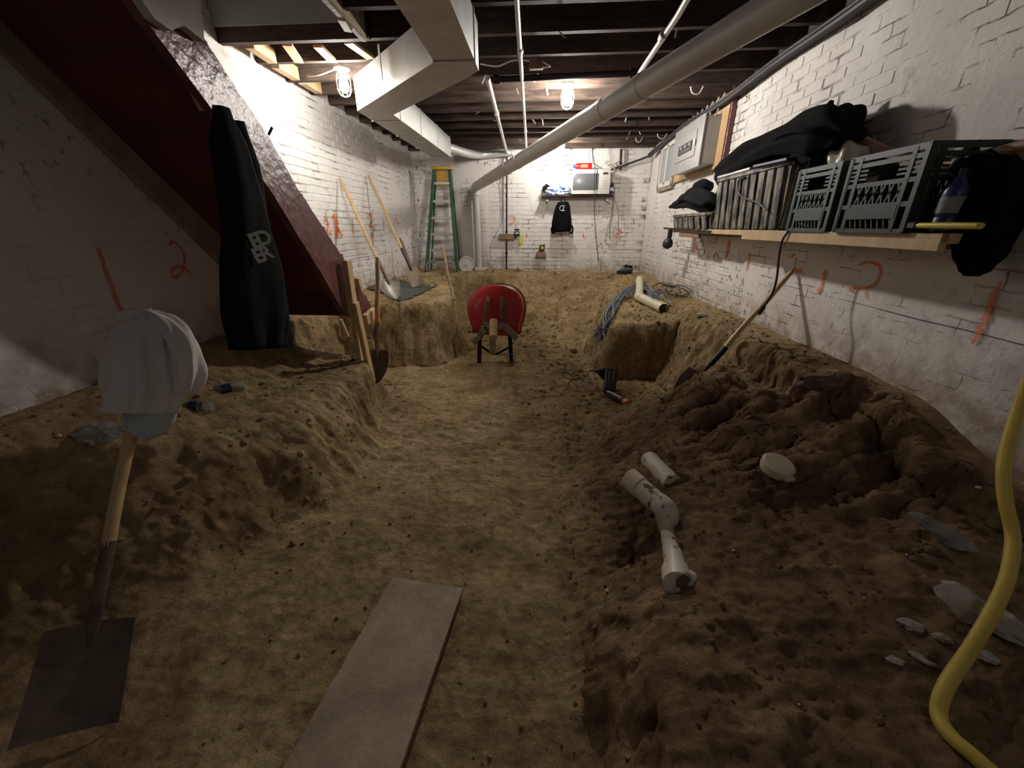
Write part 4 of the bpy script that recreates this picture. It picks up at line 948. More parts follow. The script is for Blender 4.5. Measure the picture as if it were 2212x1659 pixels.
mb = MB(); mb.sweep([p + Vector((x, 0, 0)) for x in (-.09, -.06, 0, .08, .17, .19)], [(.04, .035), (.05, .05), (.052, .052), (.052, .052), (.05, .05), (.035, .04)], 16); mb.build('jug_body', 'redjug', t)
mb = MB(); mb.tube([p + Vector((-.085, 0, 0)), p + Vector((-.13, 0, 0))], .026, 14); mb.build('cap', 'bluecap', t)
mb = MB(); mb.box(p + Vector((.06, -.052, 0)), (.12, .006, .05), None, .002); mb.build('jug_label', 'orange', t)
p = Vector((mr_.x + .055, 7.83, zsf)); bottle('small blue bottle standing at the right of the microwave', p, 0, 0, .21, .035, 'bottleblue', 'iron', group=None, lab='white')
q = atY(1203, 412, 7.80); q.z = zsf + .07
mb = MB(); mb.lump(q, (.46, .2, .17), 3, .35, 4, 2.2); tag(mb.build('plastic_bag', 'bagblue'), 'crumpled blue and white plastic bag on the left of the shelf', 'bag')
mb = MB(); mb.lump(q + Vector((-.18, .02, .04)), (.14, .14, .14), 9, .4, 3, 2); tag(mb.build('dark_bundle', 'charcoal'), 'small dark bundle at the left end of the shelf', 'bundle')
mb = MB(); mb.bar(q + Vector((-.23, .05, .12)), q + Vector((.02, .05, .04)), .03, .05, (0, 0, 1), .004); mb.bar(q + Vector((.04, .06, .12)), q + Vector((.24, .06, .03)), .02, .12, (0, 1, 0), .004); tag(mb.build('cardboard_box', 'plaster'), 'open pale carton flaps behind the blue and white bag', 'box')
# backpack
p = atY(1213, 470, 7.86); t = thing('backpack', 'black backpack with white round emblem hanging under the back shelf', 'backpack', atY(1213, 502, 7.86))
def bp_(x, y, Y=7.84): return atY(x, y, Y)
mb = MB(); mb.sweep([bp_(1216, 436), bp_(1216, 444), bp_(1215, 455), bp_(1214, 468), bp_(1213, 482), bp_(1213, 496), bp_(1213, 501)], [(.09, .03), (.125, .06), (.145, .08), (.165, .09), (.18, .10), (.178, .10), (.15, .07)], 28, (0, 1, 0)); mb.build('pack_body', 'black', t)
mb = MB(); mb.sweep([bp_(1212, 470, 7.76), bp_(1212, 484, 7.755), bp_(1212, 497, 7.76)], [(.12, .02), (.145, .045), (.12, .02)], 20, (0, 1, 0)); mb.build('front_pocket', 'black', t)
mb = MB(); mb.tube([bp_(1209, 438), bp_(1216, 425, 7.80), bp_(1223, 438)], .009, 8); mb.build('hang_loop', 'black', t)
for pts in ([(1196, 488), (1191, 494), (1193, 503), (1198, 502), (1198, 494)], [(1232, 485), (1237, 492), (1236, 503), (1231, 502), (1229, 494)]):
    mb = MB(); mb.sweep(curve_pts([bp_(x, y, 7.80) for x, y in pts], 5), [(.006, .014)] * (4 * 5 + 1), 8); mb.build('strap', 'black', t)
e = bp_(1216, 450, 7.752); mb = MB()
pts = [e + Vector((math.cos(a) * .058, 0, math.sin(a) * .043)) for a in [math.radians(d) for d in range(48, 313, 12)]]
mb.sweep(pts, [(.004, .004)] * 4 + [(.004, .011)] * (len(pts) - 8) + [(.004, .004)] * 4, 6, (0, 1, 0)); mb.bar(e + Vector((.012, 0, .022)), e + Vector((.0, 0, -.028)), .01, .022, (0, 1, 0)); mb.bar(e + Vector((-.022, 0, -.034)), e + Vector((.034, 0, -.034)), .006, .012, (0, 1, 0)); mb.build('emblem', 'logow', t, False)
# wires on the back wall
def wire(label, pix, Y, r, m_, z=0, cat='cord', name='cord'):
    pts = curve_pts([atY(x, y, Y + random.uniform(-.006, .006)) for x, y in pix], 6); mb = MB(); mb.tube(pts, r, 6); return tag(mb.build(name, m_), label, cat)
wire('long dark cord hanging past the microwave down to the floor', [(1277, 305), (1280, 330), (1285, 360), (1284, 400), (1284, 440), (1285, 480), (1288, 520), (1293, 565)], 7.66, .006, 'cable')
wire('white wire pair hanging from the joists behind the microwave', [(1274, 300), (1273, 335), (1276, 350), (1290, 357), (1300, 366)], 7.9, .006, 'greyw')
wire('black plug cord hanging from the right end of the shelf', [(1325, 426), (1322, 460), (1318, 485), (1317, 516)], 7.88, .006, 'cable')
wire('grey cord looping on the wall right of the shelf', [(1326, 430), (1334, 450), (1335, 485), (1336, 500), (1330, 525), (1312, 528), (1308, 515), (1315, 485), (1320, 465)], 7.9, .005, 'greyw')
wire('pair of thin grey wires left of the thin dark pipe', [(1085, 336), (1082, 360), (1080, 385), (1087, 410), (1085, 470), (1078, 495), (1062, 525), (1060, 552), (1066, 563), (1080, 555), (1092, 556)], 7.95, .005, 'greyw')
wire('thin grey wire close behind the thin dark pipe', [(1090, 330), (1086, 350), (1087, 380), (1084, 410), (1088, 450), (1086, 480)], 7.95, .004, 'greyw')
# small things on the wall
p = atY(1095, 511, 7.93); mb = MB(); mb.box(p, (.30, .07, .10), None, .006); tag(mb.build('wall_block', 'handledark'), 'brown wood block fixed to the wall behind the dark pipe', 'block')
p = atY(1117, 505, 7.90); t = thing('line_laser', 'small laser level clamped beside the brown wall block', 'tool', p)
mb = MB(); mb.box(p, (.09, .09, .10), None, .012, 2); mb.build('body', 'blackp', t)
mb = MB(); mb.box(p + Vector((.0, -.048, .01)), (.06, .01, .03), None, .004); mb.build('face', 'galv', t)
mb = MB(); mb.bar(p + Vector((-.05, -.02, .075)), p + Vector((.04, -.02, .07)), .03, .018, (0, 1, 0), .004); mb.build('clamp', 'iron', t)
p = atY(1125, 517, 7.93); t = thing('spirit_level', 'short yellow level hanging on the wall beside the brown block', 'level', p)
mb = MB(); mb.box(p, (.06, .03, .185), (0, .05, 0), .006); mb.build('body', 'ylw', t)
mb = MB(); mb.box(p + Vector((0, -.016, .06)), (.03, .006, .025), None, .002); mb.build('vial', 'galv', t)
p = atY(1169, 550, 7.93); t = thing('wall_bracket', 'pale wood ledge fixed to the back wall under the yellow box', 'bracket', p)
mb = MB(); mb.box(p + Vector((0, -.01, 0)), (.20, .10, .07), None, .006); mb.box(p + Vector((0, .01, .045)), (.16, .08, .025), None, .004); mb.build('ledge', 'brickred', t)
p = atY(1170, 535, 7.92); t = thing('laser_level', 'black and yellow laser level standing on the small wall ledge', 'tool', p)
mb = MB(); mb.prism([(-.055, -.055), (.055, -.055), (.062, .07), (.02, .045), (-.035, .045)], .07, Matrix.Translation(p + Vector((0, .03, .0))) @ Matrix.Rotation(math.pi / 2, 4, 'X')); mb.build('body', 'blackp', t)
mb = MB(); mb.box(p + Vector((.01, -.045, 0)), (.05, .012, .05), None, .008, 2); mb.build('face', 'ylw', t)

# things at the foot of the back wall, right
def shoe(label, px, py, yaw):
    p = onG(px, py) if py is not None else Vector((px[0], px[1], gz(*px))); t = thing('shoe', label, 'shoe', p, 'black shoes at the foot of the right corner'); R_ = Matrix.Translation(p) @ Matrix.Rotation(yaw, 4, 'Z')
    mb = MB(); mb.sweep([R_ @ Vector((x, 0, z)) for x, z in ((-.13, .07), (-.10, .075), (-.03, .06), (.05, .045), (.11, .035), (.14, .025))], [(.03, .045), (.042, .06), (.045, .05), (.05, .04), (.045, .03), (.02, .015)], 16); mb.build('upper', 'blackp', t)
    mb = MB(); mb.sweep([R_ @ Vector((x, 0, .012)) for x in (-.14, -.08, 0, .08, .14)], [(.03, .014), (.045, .014), (.042, .014), (.052, .014), (.02, .014)], 12); mb.build('sole', 'iron', t)
    mb = MB(); mb.lump(R_ @ Vector((-.09, 0, .13)), (.075, .07, .04), 1, .1, 2); mb.build('collar', 'black', t)
shoe('black shoe lying nearer, left of its pair by the right corner', 1349, 592, 2.6)
shoe('black shoe tipped up against the right corner behind its pair', (1.60, 7.80), None, 1.2)
p = onG(1297, 592); t = thing('pointing_trowel', 'grey pointed trowel standing in soil by the back wall', 'trowel', p)
mb = MB(); mb.prism([(-.09, 0), (.09, 0), (.02, .26), (-.02, .26)], .004, Matrix.Translation(p + Vector((0, .05, .02))) @ Matrix.Rotation(math.pi / 2 - .2, 4, 'X')); mb.build('blade', 'alu', t, False)
mb = MB(); mb.tube([p + Vector((-.02, 0, .22)), p + Vector((-.01, -.02, -.03))], .012, 8); mb.build('handle', 'handle', t)

# ------------------------------------------------------------------ BREAKER PANEL
bk = thing('breaker_panel', 'grey metal breaker panel on a plywood backing on the right wall', 'panel', (XR - .1, 5.8, 2.1))
mb = MB(); mb.box((XR - .035, 5.62, 2.42), (.025, 1.62, .68), None, .003); mb.build('plywood_backing', 'ply', bk)
mb = MB(); mb.box((XR - .035, 4.79, 2.42), (.05, .05, .78), None, .004); mb.build('edge_board', 'red', bk)
mb = MB(); mb.box((XR - .125, 5.50, 2.36), (.16, .98, .46), None, .006); mb.build('enclosure', 'panel', bk)
mb = MB(); mb.box((XR - .212, 5.50, 2.36), (.016, 1.0, .50), None, .004); mb.build('cover', 'panel', bk)
mb = MB(); mb.box((XR - .224, 5.50, 2.37), (.012, .66, .26), None, .004); mb.build('door_panel', 'panel', bk)
mb = MB(); mb.box((XR - .234, 5.50, 2.36), (.012, .46, .10), None, .003); mb.build('breaker_strip', 'iron', bk)
for k in range(8):
    mb = MB(); mb.box((XR - .243, 5.32 + k * .05, 2.375), (.012, .03, .03), None, .002); mb.build('breaker', 'plaster' if k % 3 == 0 else 'blackp', bk)
mb = MB(); mb.box((XR - .232, 5.18, 2.37), (.02, .03, .06), None, .004); mb.build('latch', 'alu', bk)
for k in range(8):
    y = 5.0 + k * .15; pts = curve_pts([(XR - .12, y, 2.58), (XR - .09 - .02 * (k % 2), y + .03, 2.64 + .02 * (k % 3)), (XR - .10, y - .05, 2.70), (XR - .08, y - .06, 2.76)], 5)
    mb = MB(); mb.tube(pts, .008, 6); mb.build('wire', 'whitew', bk)
for k in range(5):
    c = Vector((XR - .13, 5.08 + .02 * k, 2.50 - .025 * k)); mb = MB(); mb.tube([c, c + Vector((0, -.05, .01)), c + Vector((-.03, -.06, .03))], .014, 7); mb.build('connector', 'brickred' if k % 2 else 'alu', bk)

# ------------------------------------------------------------------ LONG SHELF on the right wall
SF = 1.60; ZS = 1.475
ls = thing('long_shelf', 'long pine shelf plank on brackets along the right wall', 'shelf', (1.74, 3.5, 1.4))
mb = MB(); mb.box(((SF + XR) / 2 - .005, (1.80 + 5.30) / 2, ZS - .02), (XR - SF - .01, 3.50, .040), None, .003); mb.build('plank', 'newwood', ls)
mb = MB(); mb.box((SF + .012, 2.65, ZS - .035), (.03, 1.70, .07), None, .003); mb.build('edge_board', 'newwood', ls)
mb = MB(); mb.box((SF + .012, 4.75, ZS - .06), (.03, .62, .05), None, .003); mb.build('edge_board', 'handledark', ls)
mb = MB(); mb.box((XR - .035, 3.55, ZS - .055), (.035, 3.4, .03)); mb.build('wall_cleat', 'handledark', ls, False)
# clamp bar sticking out under the far end with a lamp
t = thing('clamp_bar', 'thin dark steel bar sticking out under the far end of the shelf', 'bar', (SF - .05, 5.0, ZS - .06))
mb = MB(); a = atX(1434, 493, SF - .03); b = atX(1536, 501, SF - .03); mb.bar(a, b, .006, .022, (0, 0, 1), .001); mb.build('bar', 'iron', t)
p = atX(1448, 500, SF - .04); t = thing('clamp_lamp', 'small black clamp lamp hanging from the steel bar at the shelf end', 'lamp', p)
mb = MB(); mb.box(p + Vector((0, 0, -.02)), (.05, .06, .12), (.1, 0, 0), .014, 2); mb.build('clamp', 'blackp', t)
mb = MB(); mb.lathe([(.02, .0), (.045, -.02), (.062, -.06), (.058, -.10), (.03, -.125), (.005, -.13)], Matrix.Translation(p + Vector((0, .02, -.075))) @ Matrix.Rotation(.25, 4, 'X'), 20); mb.build('lamp_head', 'blackp', t)
mb = MB(); mb.tube([p + Vector((0, .0, -.07)), p + Vector((0, .01, -.10))], .014, 8); mb.build('joint', 'alu', t)

# low muddy parts tray at the far end
def ribbed(name, label, y0, y1, h, x0, x1, m_, nr, rib=.012, cat='bin', taper=.03, rim='tote'):
    t = thing(name, label, cat, ((x0 + x1) / 2, (y0 + y1) / 2, ZS))
    mb = MB(); b = .03
    zc, zt_ = ZS, ZS + h
    vs = [(x0 + taper, y0 + taper, zc), (x1, y0 + taper, zc), (x1, y1 - taper, zc), (x0 + taper, y1 - taper, zc), (x0, y0, zt_), (x1, y0, zt_), (x1, y1, zt_), (x0, y1, zt_)]
    mb.add(vs, [(3, 2, 1, 0), (0, 1, 5, 4), (1, 2, 6, 5), (2, 3, 7, 6), (3, 0, 4, 7)]); 
    o = mb.build('bin_body', m_, t, False); s_ = o.modifiers.new('s', 'SOLIDIFY'); s_.thickness = .005
    for k in range(nr):
        y = y0 + taper + (y1 - y0 - 2 * taper) * (k + .5) / nr
        mb = MB(); mb.bar((x0 + taper - rib * .5, y, zc + .01), (x0 - rib * .3, y, zt_ - .03), (.66 * (y1 - y0) / nr), rib * 2, (1, 0, 0), .003); mb.build('rib', m_, t)
    for k in range(3):
        x = x0 + .06 + (x1 - x0 - .08) * k / 2.2
        mb = MB(); mb.bar((x, y0 + taper - rib * .5, zc + .01), (x, y0 - rib * .3, zt_ - .03), .05, rib * 1.6, (0, 1, 0), .003); mb.build('rib', m_, t)
    mb = MB()
    for a, b2 in (((x0, y0), (x0, y1)), ((x0, y0), (x1, y0)), ((x0, y1), (x1, y1))): mb.bar((a[0], a[1], zt_ - .01), (b2[0], b2[1], zt_ - .01), .03, .03, (0, 0, 1), .004)
    mb.build('bin_rim', rim, t); return t
ribbed('parts_tray', 'low muddy tray with wide ribs at the far end of the shelf', 4.16, 5.30, .15, SF - .02, XR - .035, 'tote', 6, .018, 'tray')
tt = ribbed('storage_tote', 'big mud smeared black tote in the middle of the long shelf', 2.98, 4.12, .42, SF - .02, XR - .035, 'tote', 9, .014, 'tote')
mb = MB(); mb.box((1.72, 3.80, ZS + .435), (.33, .60, .022), (0, 0, 0), .006); mb.build('tote_lid', 'galv', tt, label='dusty pale lid on the far half of the tote')
mb = MB(); mb.box((1.70, 3.18, ZS + .43), (.34, .44, .02), (.03, 0, 0), .004); mb.build('lid_flap', 'purple', tt, label='dark blue strip of lid at the near end')
def crate(label, y0, y1, h, x0, x1, m_, group='milk crates'):
    t = thing('milk_crate', label, 'crate', ((x0 + x1) / 2, (y0 + y1) / 2, ZS))
    def face(a, b, name):           # lattice side between ground points a and b
        a, b = Vector(a), Vector(b); w_ = (b - a).length; d = (b - a).normalized(); n_ = Vector((0, 0, 1)).cross(d); bars = []
        def R_(u, z): return a + d * u + Vector((0, 0, ZS + z))
        mb = MB(); up_ = n_
        for z in (.006, h * .34, h * .62, h * .88, h - .008): mb.bar(R_(0, z), R_(w_, z), .020 if z < h * .9 else .026, .008, up_)
        for u in (.012, w_ * .16, w_ * .84, w_ - .012): mb.bar(R_(u, .002), R_(u, h - .004), .022, .0115, up_)
        mb.build('crate_frame', m_, t, False)
        mb = MB(); mb.bar(R_(w_ * .16, h * .25), R_(w_ * .84, h * .25), h * .16, .0145, up_); mb.build('label_plate', m_, t, False)
        for k in range(6):
            u = w_ * (.16 + .68 * (k + .2) / 6.4); mb = MB(); mb.bar(R_(u, h * .36), R_(u + .03, h * .62), .009, .005, up_); mb.build('lattice_bar', m_, t, False)
            mb = MB(); mb.bar(R_(u + .03, h * .36), R_(u, h * .62), .009, .005, up_); mb.build('lattice_bar', m_, t, False)
        for k in range(9):
            u = w_ * (.17 + .66 * k / 8.4); mb = MB(); mb.bar(R_(u, .01), R_(u + .02, h * .16), .007, .005, up_); mb.build('lattice_bar', m_, t, False)
        for k in range(3):
            z = h * (.70 + .055 * k)
            for ua, ub in ((0, .30), (.70, 1)):
                mb = MB(); mb.bar(R_(w_ * ua, z), R_(w_ * ub, z), .009, .006, up_); mb.build('rib', m_, t, False)
    face((x0, y0, 0), (x0, y1, 0), 'a'); face((x0, y0, 0), (x1, y0, 0), 'b'); face((x0, y1, 0), (x1, y1, 0), 'c'); face((x1, y0, 0), (x1, y1, 0), 'd')
    mb = MB(); mb.box(((x0 + x1) / 2, (y0 + y1) / 2, ZS + .008), (x1 - x0 - .01, y1 - y0 - .01, .012)); mb.build('crate_floor', m_, t, False)
    for (x, y) in ((x0, y0), (x0, y1), (x1, y0), (x1, y1)):
        mb = MB(); mb.box((x + (.006 if x == x0 else -.006), y + (.006 if y == y0 else -.006), ZS + h / 2), (.027, .027, h + .002), None, .004); mb.build('corner_post', m_, t)
crate('slate blue milk crate next to the muddy tote', 2.50, 2.88, .345, SF - .01, XR - .02, 'cratebg')
crate('dark green milk crate at the near end of the shelf', 1.97, 2.42, .345, SF - .02, XR - .02, 'crateg')
# things inside the crates
for (y, z, s_, sd, lb, nm) in ((2.69, .125, .22, 3, 'dark cloth bundle stuffed in the slate blue crate', 'rag_bundle'), (2.20, .125, .26, 7, 'dark cloth bundle inside the far part of the green crate', 'rag_bundle')):
    mb = MB(); mb.lump((1.75, y, ZS + z), (.22, s_ * 1.4, .22), sd, .2, 3); tag(mb.build(nm, 'black'), lb, 'rag')
t = bottle('large purple bottle with pale label standing in the near crate', Vector((1.655, 1.88, ZS)), 0, 0, .235, .042, 'purple', 'crateg', 'cleaner_bottle', 'greyw', None)
# yellow handled bar lying on the plank
a = atX(1985, 487, SF - .02); b = atX(2118, 488, SF - .02)
t = thing('hammer', 'yellow handled hammer lying at the near end of the shelf', 'hammer', (a + b) / 2)
mb = MB(); mb.sweep([b, lerp(b, a, .5), a], [(.016, .012), (.017, .013), (.013, .011)], 10); mb.build('handle', 'ylw', t)
mb = MB(); mb.bar(a + Vector((.0, .0, 0)), a + Vector((.02, .10, 0)), .03, .03, (0, 0, 1), .006); mb.build('head', 'iron', t)
# black cloth pile on the tote
def blackpile():
    t = thing('clothes_pile', 'heap of black work clothes piled on the big tote', 'clothes', (1.7, 3.4, 1.92))
    pts = [atX(x, y, 1.66) for x, y in ((1562, 372), (1610, 350), (1650, 325), (1700, 305), (1750, 288), (1800, 285), (1836, 300))]
    rad = [(.08, .10), (.12, .13), (.11, .10), (.12, .10), (.13, .115), (.14, .12), (.07, .05)]
    cloth('bundle', pts, rad, 'black', t, .22, 6, 31, 56, (0, 0, 1), 40)
    pts = [atX(x, y, 1.70) for x, y in ((1560, 385), (1590, 368), (1640, 352))]
    cloth('sleeve', pts, [(.07, .07), (.10, .08), (.09, .06)], 'black', t, .2, 4, 33, 30, (0, 0, 1), 14)
    mb = MB(); p = atX(1789, 232, 1.70); mb.sweep([p + Vector((0, .0, -.08)), p, p + Vector((0, -.02, .03))], [(.03, .05), (.02, .03), (.008, .012)], 12); mb.build('collar_tab', 'black', t)
    cloth('hood', [atX(1770, 285, 1.68), atX(1800, 262, 1.68), atX(1832, 270, 1.68), atX(1842, 295, 1.68)], [(.07, .08), (.09, .075), (.06, .045), (.02, .02)], 'black', t, .2, 4, 35, 30, (0, 0, 1), 18)
    pts = [atX(x, y, 1.62) for x, y in ((1690, 375), (1712, 350), (1745, 335), (1762, 345), (1745, 372))]
    cloth('glove', pts, [(.03, .02), (.05, .03), (.06, .04), (.05, .03), (.03, .02)], 'charcoal', t, .25, 4, 37, 24, (0, 0, 1), 16)
blackpile()
# cap and dark cloth on the tray
t = thing('cap', 'dark camouflage baseball cap resting on the dark cloth', 'cap', atX(1512, 410, 1.66))
p = atX(1518, 404, 1.68); mb = MB(); mb.lump(p, (.20, .26, .15), 4, .12, 3, 1.5); mb.build('crown', 'charcoal', t)
mb = MB(); mb.sweep([p + Vector((-.02, .06, -.04)), p + Vector((-.03, .16, -.07)), p + Vector((-.03, .22, -.095))], [(.09, .012), (.085, .010), (.04, .006)], 14); mb.build('brim', 'black', t)
cl = [atX(x, y, 1.62) for x, y in ((1448, 447), (1470, 440), (1495, 428), (1520, 432), (1545, 438))]
tag(cloth('dark_cloth', cl, [(.02, .02), (.07, .05), (.11, .09), (.10, .10), (.08, .08)], 'charcoal', None, .2, 5, 44, 40, (0, 0, 1), 20), 'dark folded cloth drooping over the far tray', 'cloth')
p = atX(1474, 449, 1.585); mb = MB(); mb.prism([(-.03, -.03), (.05, -.02), (.0, .05)], .01, Matrix.Translation(p) @ Matrix.Rotation(math.pi / 2, 4, 'Z') @ Matrix.Rotation(math.pi / 2, 4, 'X')); tag(mb.build('wood_chip', 'newwood', None, False), 'small pale wood wedge poking from the dark cloth', 'wedge')
# plastic bag
pts = [atX(x, y, 1.70) for x, y in ((1785, 330), (1800, 355), (1830, 350), (1850, 330), (1868, 312))]
tag(cloth('plastic_bag', [atX(1842, 378, 1.72), atX(1845, 350, 1.72), atX(1838, 325, 1.74), atX(1830, 308, 1.74)], [(.11, .09), (.13, .09), (.10, .07), (.03, .03)], 'bagfilm', None, .22, 6, 51, 36, (0, 1, 0), 18), 'crumpled clear plastic bag standing out above the slate blue crate', 'bag')
a = atX(1812, 283, 1.74); b = Vector((1.78, 1.72, 1.80)); b = atX(1965, 352, 1.76)
t = thing('pick_handle', 'reddish brown pole poking out of the black clothes over the crates', 'handle', (a + b) / 2); mb = MB(); mb.tube([a, lerp(a, b, 1.25)], .027, 12); mb.build('pole', 'handledark', t)
a = atX(2068, 352, 1.76); b = atX(2235, 308, 1.76); t = thing('pole', 'reddish brown pole from which the near black coat hangs', 'pole', (a + b) / 2); mb = MB(); mb.tube([lerp(a, b, -.3), b, lerp(a, b, 1.6)], .022, 12); mb.build('pole_shaft', 'handledark', t)
# near black coat
ct = thing('hanging_coat', 'black coat hanging over the near end of the long shelf', 'coat', atX(2100, 600, 1.66))
def CX(x, y, X_=1.76): return atX(x, y, X_)
cloth('coat_body', [CX(2122, 352, 1.80), CX(2124, 372, 1.78), CX(2128, 430), CX(2122, 490), CX(2114, 545), CX(2104, 580), CX(2098, 596)], [(.05, .07), (.10, .10), (.10, .115), (.10, .10), (.09, .075), (.06, .045), (.03, .02)], 'black', ct, .10, 5, 61, 44, (0, 1, 0))
cloth('sleeve', [CX(2090, 350, 1.78), CX(2082, 385, 1.76), CX(2075, 425, 1.75), CX(2080, 480, 1.75)], [(.05, .05), (.06, .06), (.055, .055), (.04, .04)], 'black', ct, .15, 4, 63, 30, (0, 1, 0), 16)
mb = MB(); p = CX(2105, 318, 1.82); mb.sweep([p + Vector((0, .03, -.06)), p + Vector((0, .01, -.01)), p + Vector((0, -.02, .02))], [(.03, .05), (.02, .035), (.006, .01)], 12); mb.build('hood_tip', 'black', ct)
# cable hanging from the shelf with plug on the shovel
pts = curve_pts([atX(x, y, X_) for x, y, X_ in ((1705, 497, SF - .01), (1690, 520, SF - .02), (1682, 560, SF - .02), (1678, 600, SF - .03), (1668, 635, SF - .04), (1650, 662, SF - .06))], 7)
t = thing('cord', 'black power cord hanging from the long shelf to the leaning shovel', 'cord', pts[-1]); mb = MB(); mb.tube(pts, .007, 8); mb.build('cord', 'cable', t); mb = MB(); mb.tube([pts[-1], pts[-1] + (pts[-1] - pts[-3]).normalized() * .06], .016, 10); mb.build('plug', 'blackp', t)
pts = curve_pts([atX(x, y, SF - .05) for x, y in ((1610, 382), (1596, 390), (1594, 410), (1602, 425), (1620, 432), (1640, 440), (1655, 455))], 6)
mb = MB(); mb.tube(pts, .006, 6); tag(mb.build('cord', 'cable'), 'thin dark cord looping over the front of the big tote', 'cord')

# ------------------------------------------------------------------ BURIED DRAIN in the right heap
def W(x, y, d): return EYEV + ray(x, y) * d
dr = thing('buried_drain', 'muddy white drain pipe with branch lying half buried in the right heap', 'pipe', W(1440, 1100, 1.85))
a, b = W(1358, 1032, 1.88), W(1434, 1098, 1.72); dd = (b - a).normalized()
mb = MB(); mb.tube([a, b], .047, 28); mb.build('pipe', 'pvc', dr)
mb = MB(); mb.tube([a, a + dd * .07], .051, 28); mb.build('pipe_end', 'pvcclean', dr, label='clean cream end cap of the drain')
c, e = onG(1446, 1150) + Vector((0, 0, .012)), onG(1462, 1258) + Vector((0, 0, .012))
mb = MB(); mb.tube(curve_pts([b - dd * .03, b + dd * .01, lerp(b, c, .5) + Vector((.004, 0, 0)), c], 6), .049, 28); mb.build('elbow', 'pvc', dr)
mb = MB(); mb.tube([c, e], .040, 24); mb.build('pipe', 'pvc', dr)
mb = MB(); u = (e - c).normalized(); mb.tube([c + u * .0, c + u * .012], .053, 24); mb.build('pipe_clamp', 'handledark', dr)
mb = MB(); mb.tube([e - u * .05, e + u * .03], .052, 24); mb.tube([e - Vector((.02, 0, 0)), e + Vector((.10, .015, -.01))], .036, 20); mb.build('tee_fitting', 'pvc', dr)
a, b = onG(1400, 1002) + Vector((0, 0, .03)), onG(1452, 1044) + Vector((0, 0, .0))
mb = MB(); mb.tube([a, b], .047, 28); o = mb.build('pipe_stub', 'pvc'); tag(o, 'short white pipe stub half buried just behind the longer drain', 'pipe')
p = onG(1676, 1014); t = thing('end_cap', 'round white pipe cap lying in the soil right of the drain', 'cap', p)
T = Matrix.Translation(p + Vector((0, 0, .012))) @ Euler((.25, .12, 0)).to_matrix().to_4x4()
mb = MB(); mb.lathe([(.062, -.02), (.068, 0), (.068, .022), (.060, .030), (.045, .032), (0, .030)], T, 32, False); mb.build('cap_body', 'pvcclean', t)
mb = MB(); mb.box(T @ Vector((.02, -.065, .005)), (.05, .03, .02), (.2, 0, .3), .005); mb.build('cap_lug', 'pvcclean', t)

# ------------------------------------------------------------------ PLANK on the pit floor
c4 = [atZ(850, 1255, .03), atZ(1000, 1280, .03), atZ(868, 1659, .05), atZ(618, 1659, .05)]
A_, B_, C_, D_ = c4; A_.z = B_.z = .045; 
ext = 1.5
C_ = B_ + (C_ - B_) * ext; D_ = A_ + (D_ - A_) * ext
zz = max(gz(p.x, p.y) for p in (lerp(A_, B_, .5), lerp(A_, C_, .5), lerp(C_, D_, .5), A_, B_)) + .012
def fn(u, v):
    p = lerp(lerp(A_, B_, u), lerp(D_, C_, u), v); rg = .006 * mnoise.noise(Vector((v * 14, u * 3, 2))) if u < .01 else 0
    return (p.x + rg, p.y + (.004 * mnoise.noise(Vector((u * 9, 1, 1))) if v < .01 else 0), zz + .012 * math.sin(v * 2.2))
mb = MB(); mb.grid(fn, 14, 60, .022); tag(mb.build('plank', 'oldwood', None, True, .5), 'wide weathered plank lying on the pit floor in the foreground', 'plank')

# ------------------------------------------------------------------ PVC ELBOW AND WIRES on the right block
pv = thing('sewer_pipe', 'cream sewer pipe with elbow lying on the right earth block', 'pipe', onG(1400, 655))
e1 = onG(1432, 676) + Vector((0, 0, .05)); e0 = onG(1380, 652) + Vector((0, 0, .06)); e2 = onG(1380, 612) + Vector((0, 0, .06))
dd = (e1 - e0).normalized()
mb = MB(); n_ = 24
mb.tube([e0, e1], .055, 28, caps=False); mb.tube([e0 + dd * .3, e1 - dd * .0005], .050, 28, caps=False)
mb.build('pipe', 'pvcclean', pv)
mb = MB(); mb.tube([e0 + dd * .36, e0 + dd * .37], .049, 24); mb.build('pipe_inside', 'iron', pv)
mb = MB(); mb.tube([e0 - dd * .04, e0 + dd * .10], .061, 28); mb.build('coupling', 'pvcclean', pv)
mb = MB(); mb.tube(curve_pts([e0 - dd * .03, lerp(e0, e2, .3) + Vector((0, 0, .02)), e2], 6), .052, 24); mb.build('pipe', 'pvcclean', pv)
wt = thing('wire_heap', 'heap of grey and blue wires trailing over the left edge of the right block', 'wires', onG(1380, 640))
random.seed(12)
def gpt(x, y, h=0): p = onG(x, y); return p + Vector((0, 0, h))
for k in range(26):
    j = lambda s=8: random.uniform(-s, s)
    t_ = random.random()
    pix = [(1300 + j(18), 735 + j(28)), (1312 + j(12), 690 + j(10)), (1330 + j(8), 655 + j(6)), (1352 + j(8), 640 + j(6)), (1385 + j(10), 630 + j(6)), (1420 + j(10), 648 + j(8)), (1452 + j(10), 662 + j(6))][: random.choice((5, 6, 7))]
    pts = [gpt(x, y, .012 + .045 * random.random() + (.05 if 1345 < x < 1400 else 0)) for x, y in pix]
    mb = MB(); mb.tube(curve_pts(pts, 6), .0045, 5); mb.build('wire', random.choice(('greyw', 'greyw', 'bluew', 'bluew', 'cable')), wt)
for k in range(12):
    c = gpt(1445 + random.uniform(-22, 22), 640 + random.uniform(-8, 10), .03); r = random.uniform(.07, .15); tl = random.uniform(-.5, .5)
    pts = [c + Vector((math.cos(a) * r * 1.3, math.sin(a) * r * .8, .05 + math.sin(a + tl) * .05 + .02 * mnoise.noise(Vector((a, k, 0))))) for a in [i * math.pi / 10 for i in range(20)]]
    mb = MB(); mb.tube(pts, .0045, 5, closed=True); mb.build('wire_coil', random.choice(('greyw', 'handledark', 'cable')), wt)
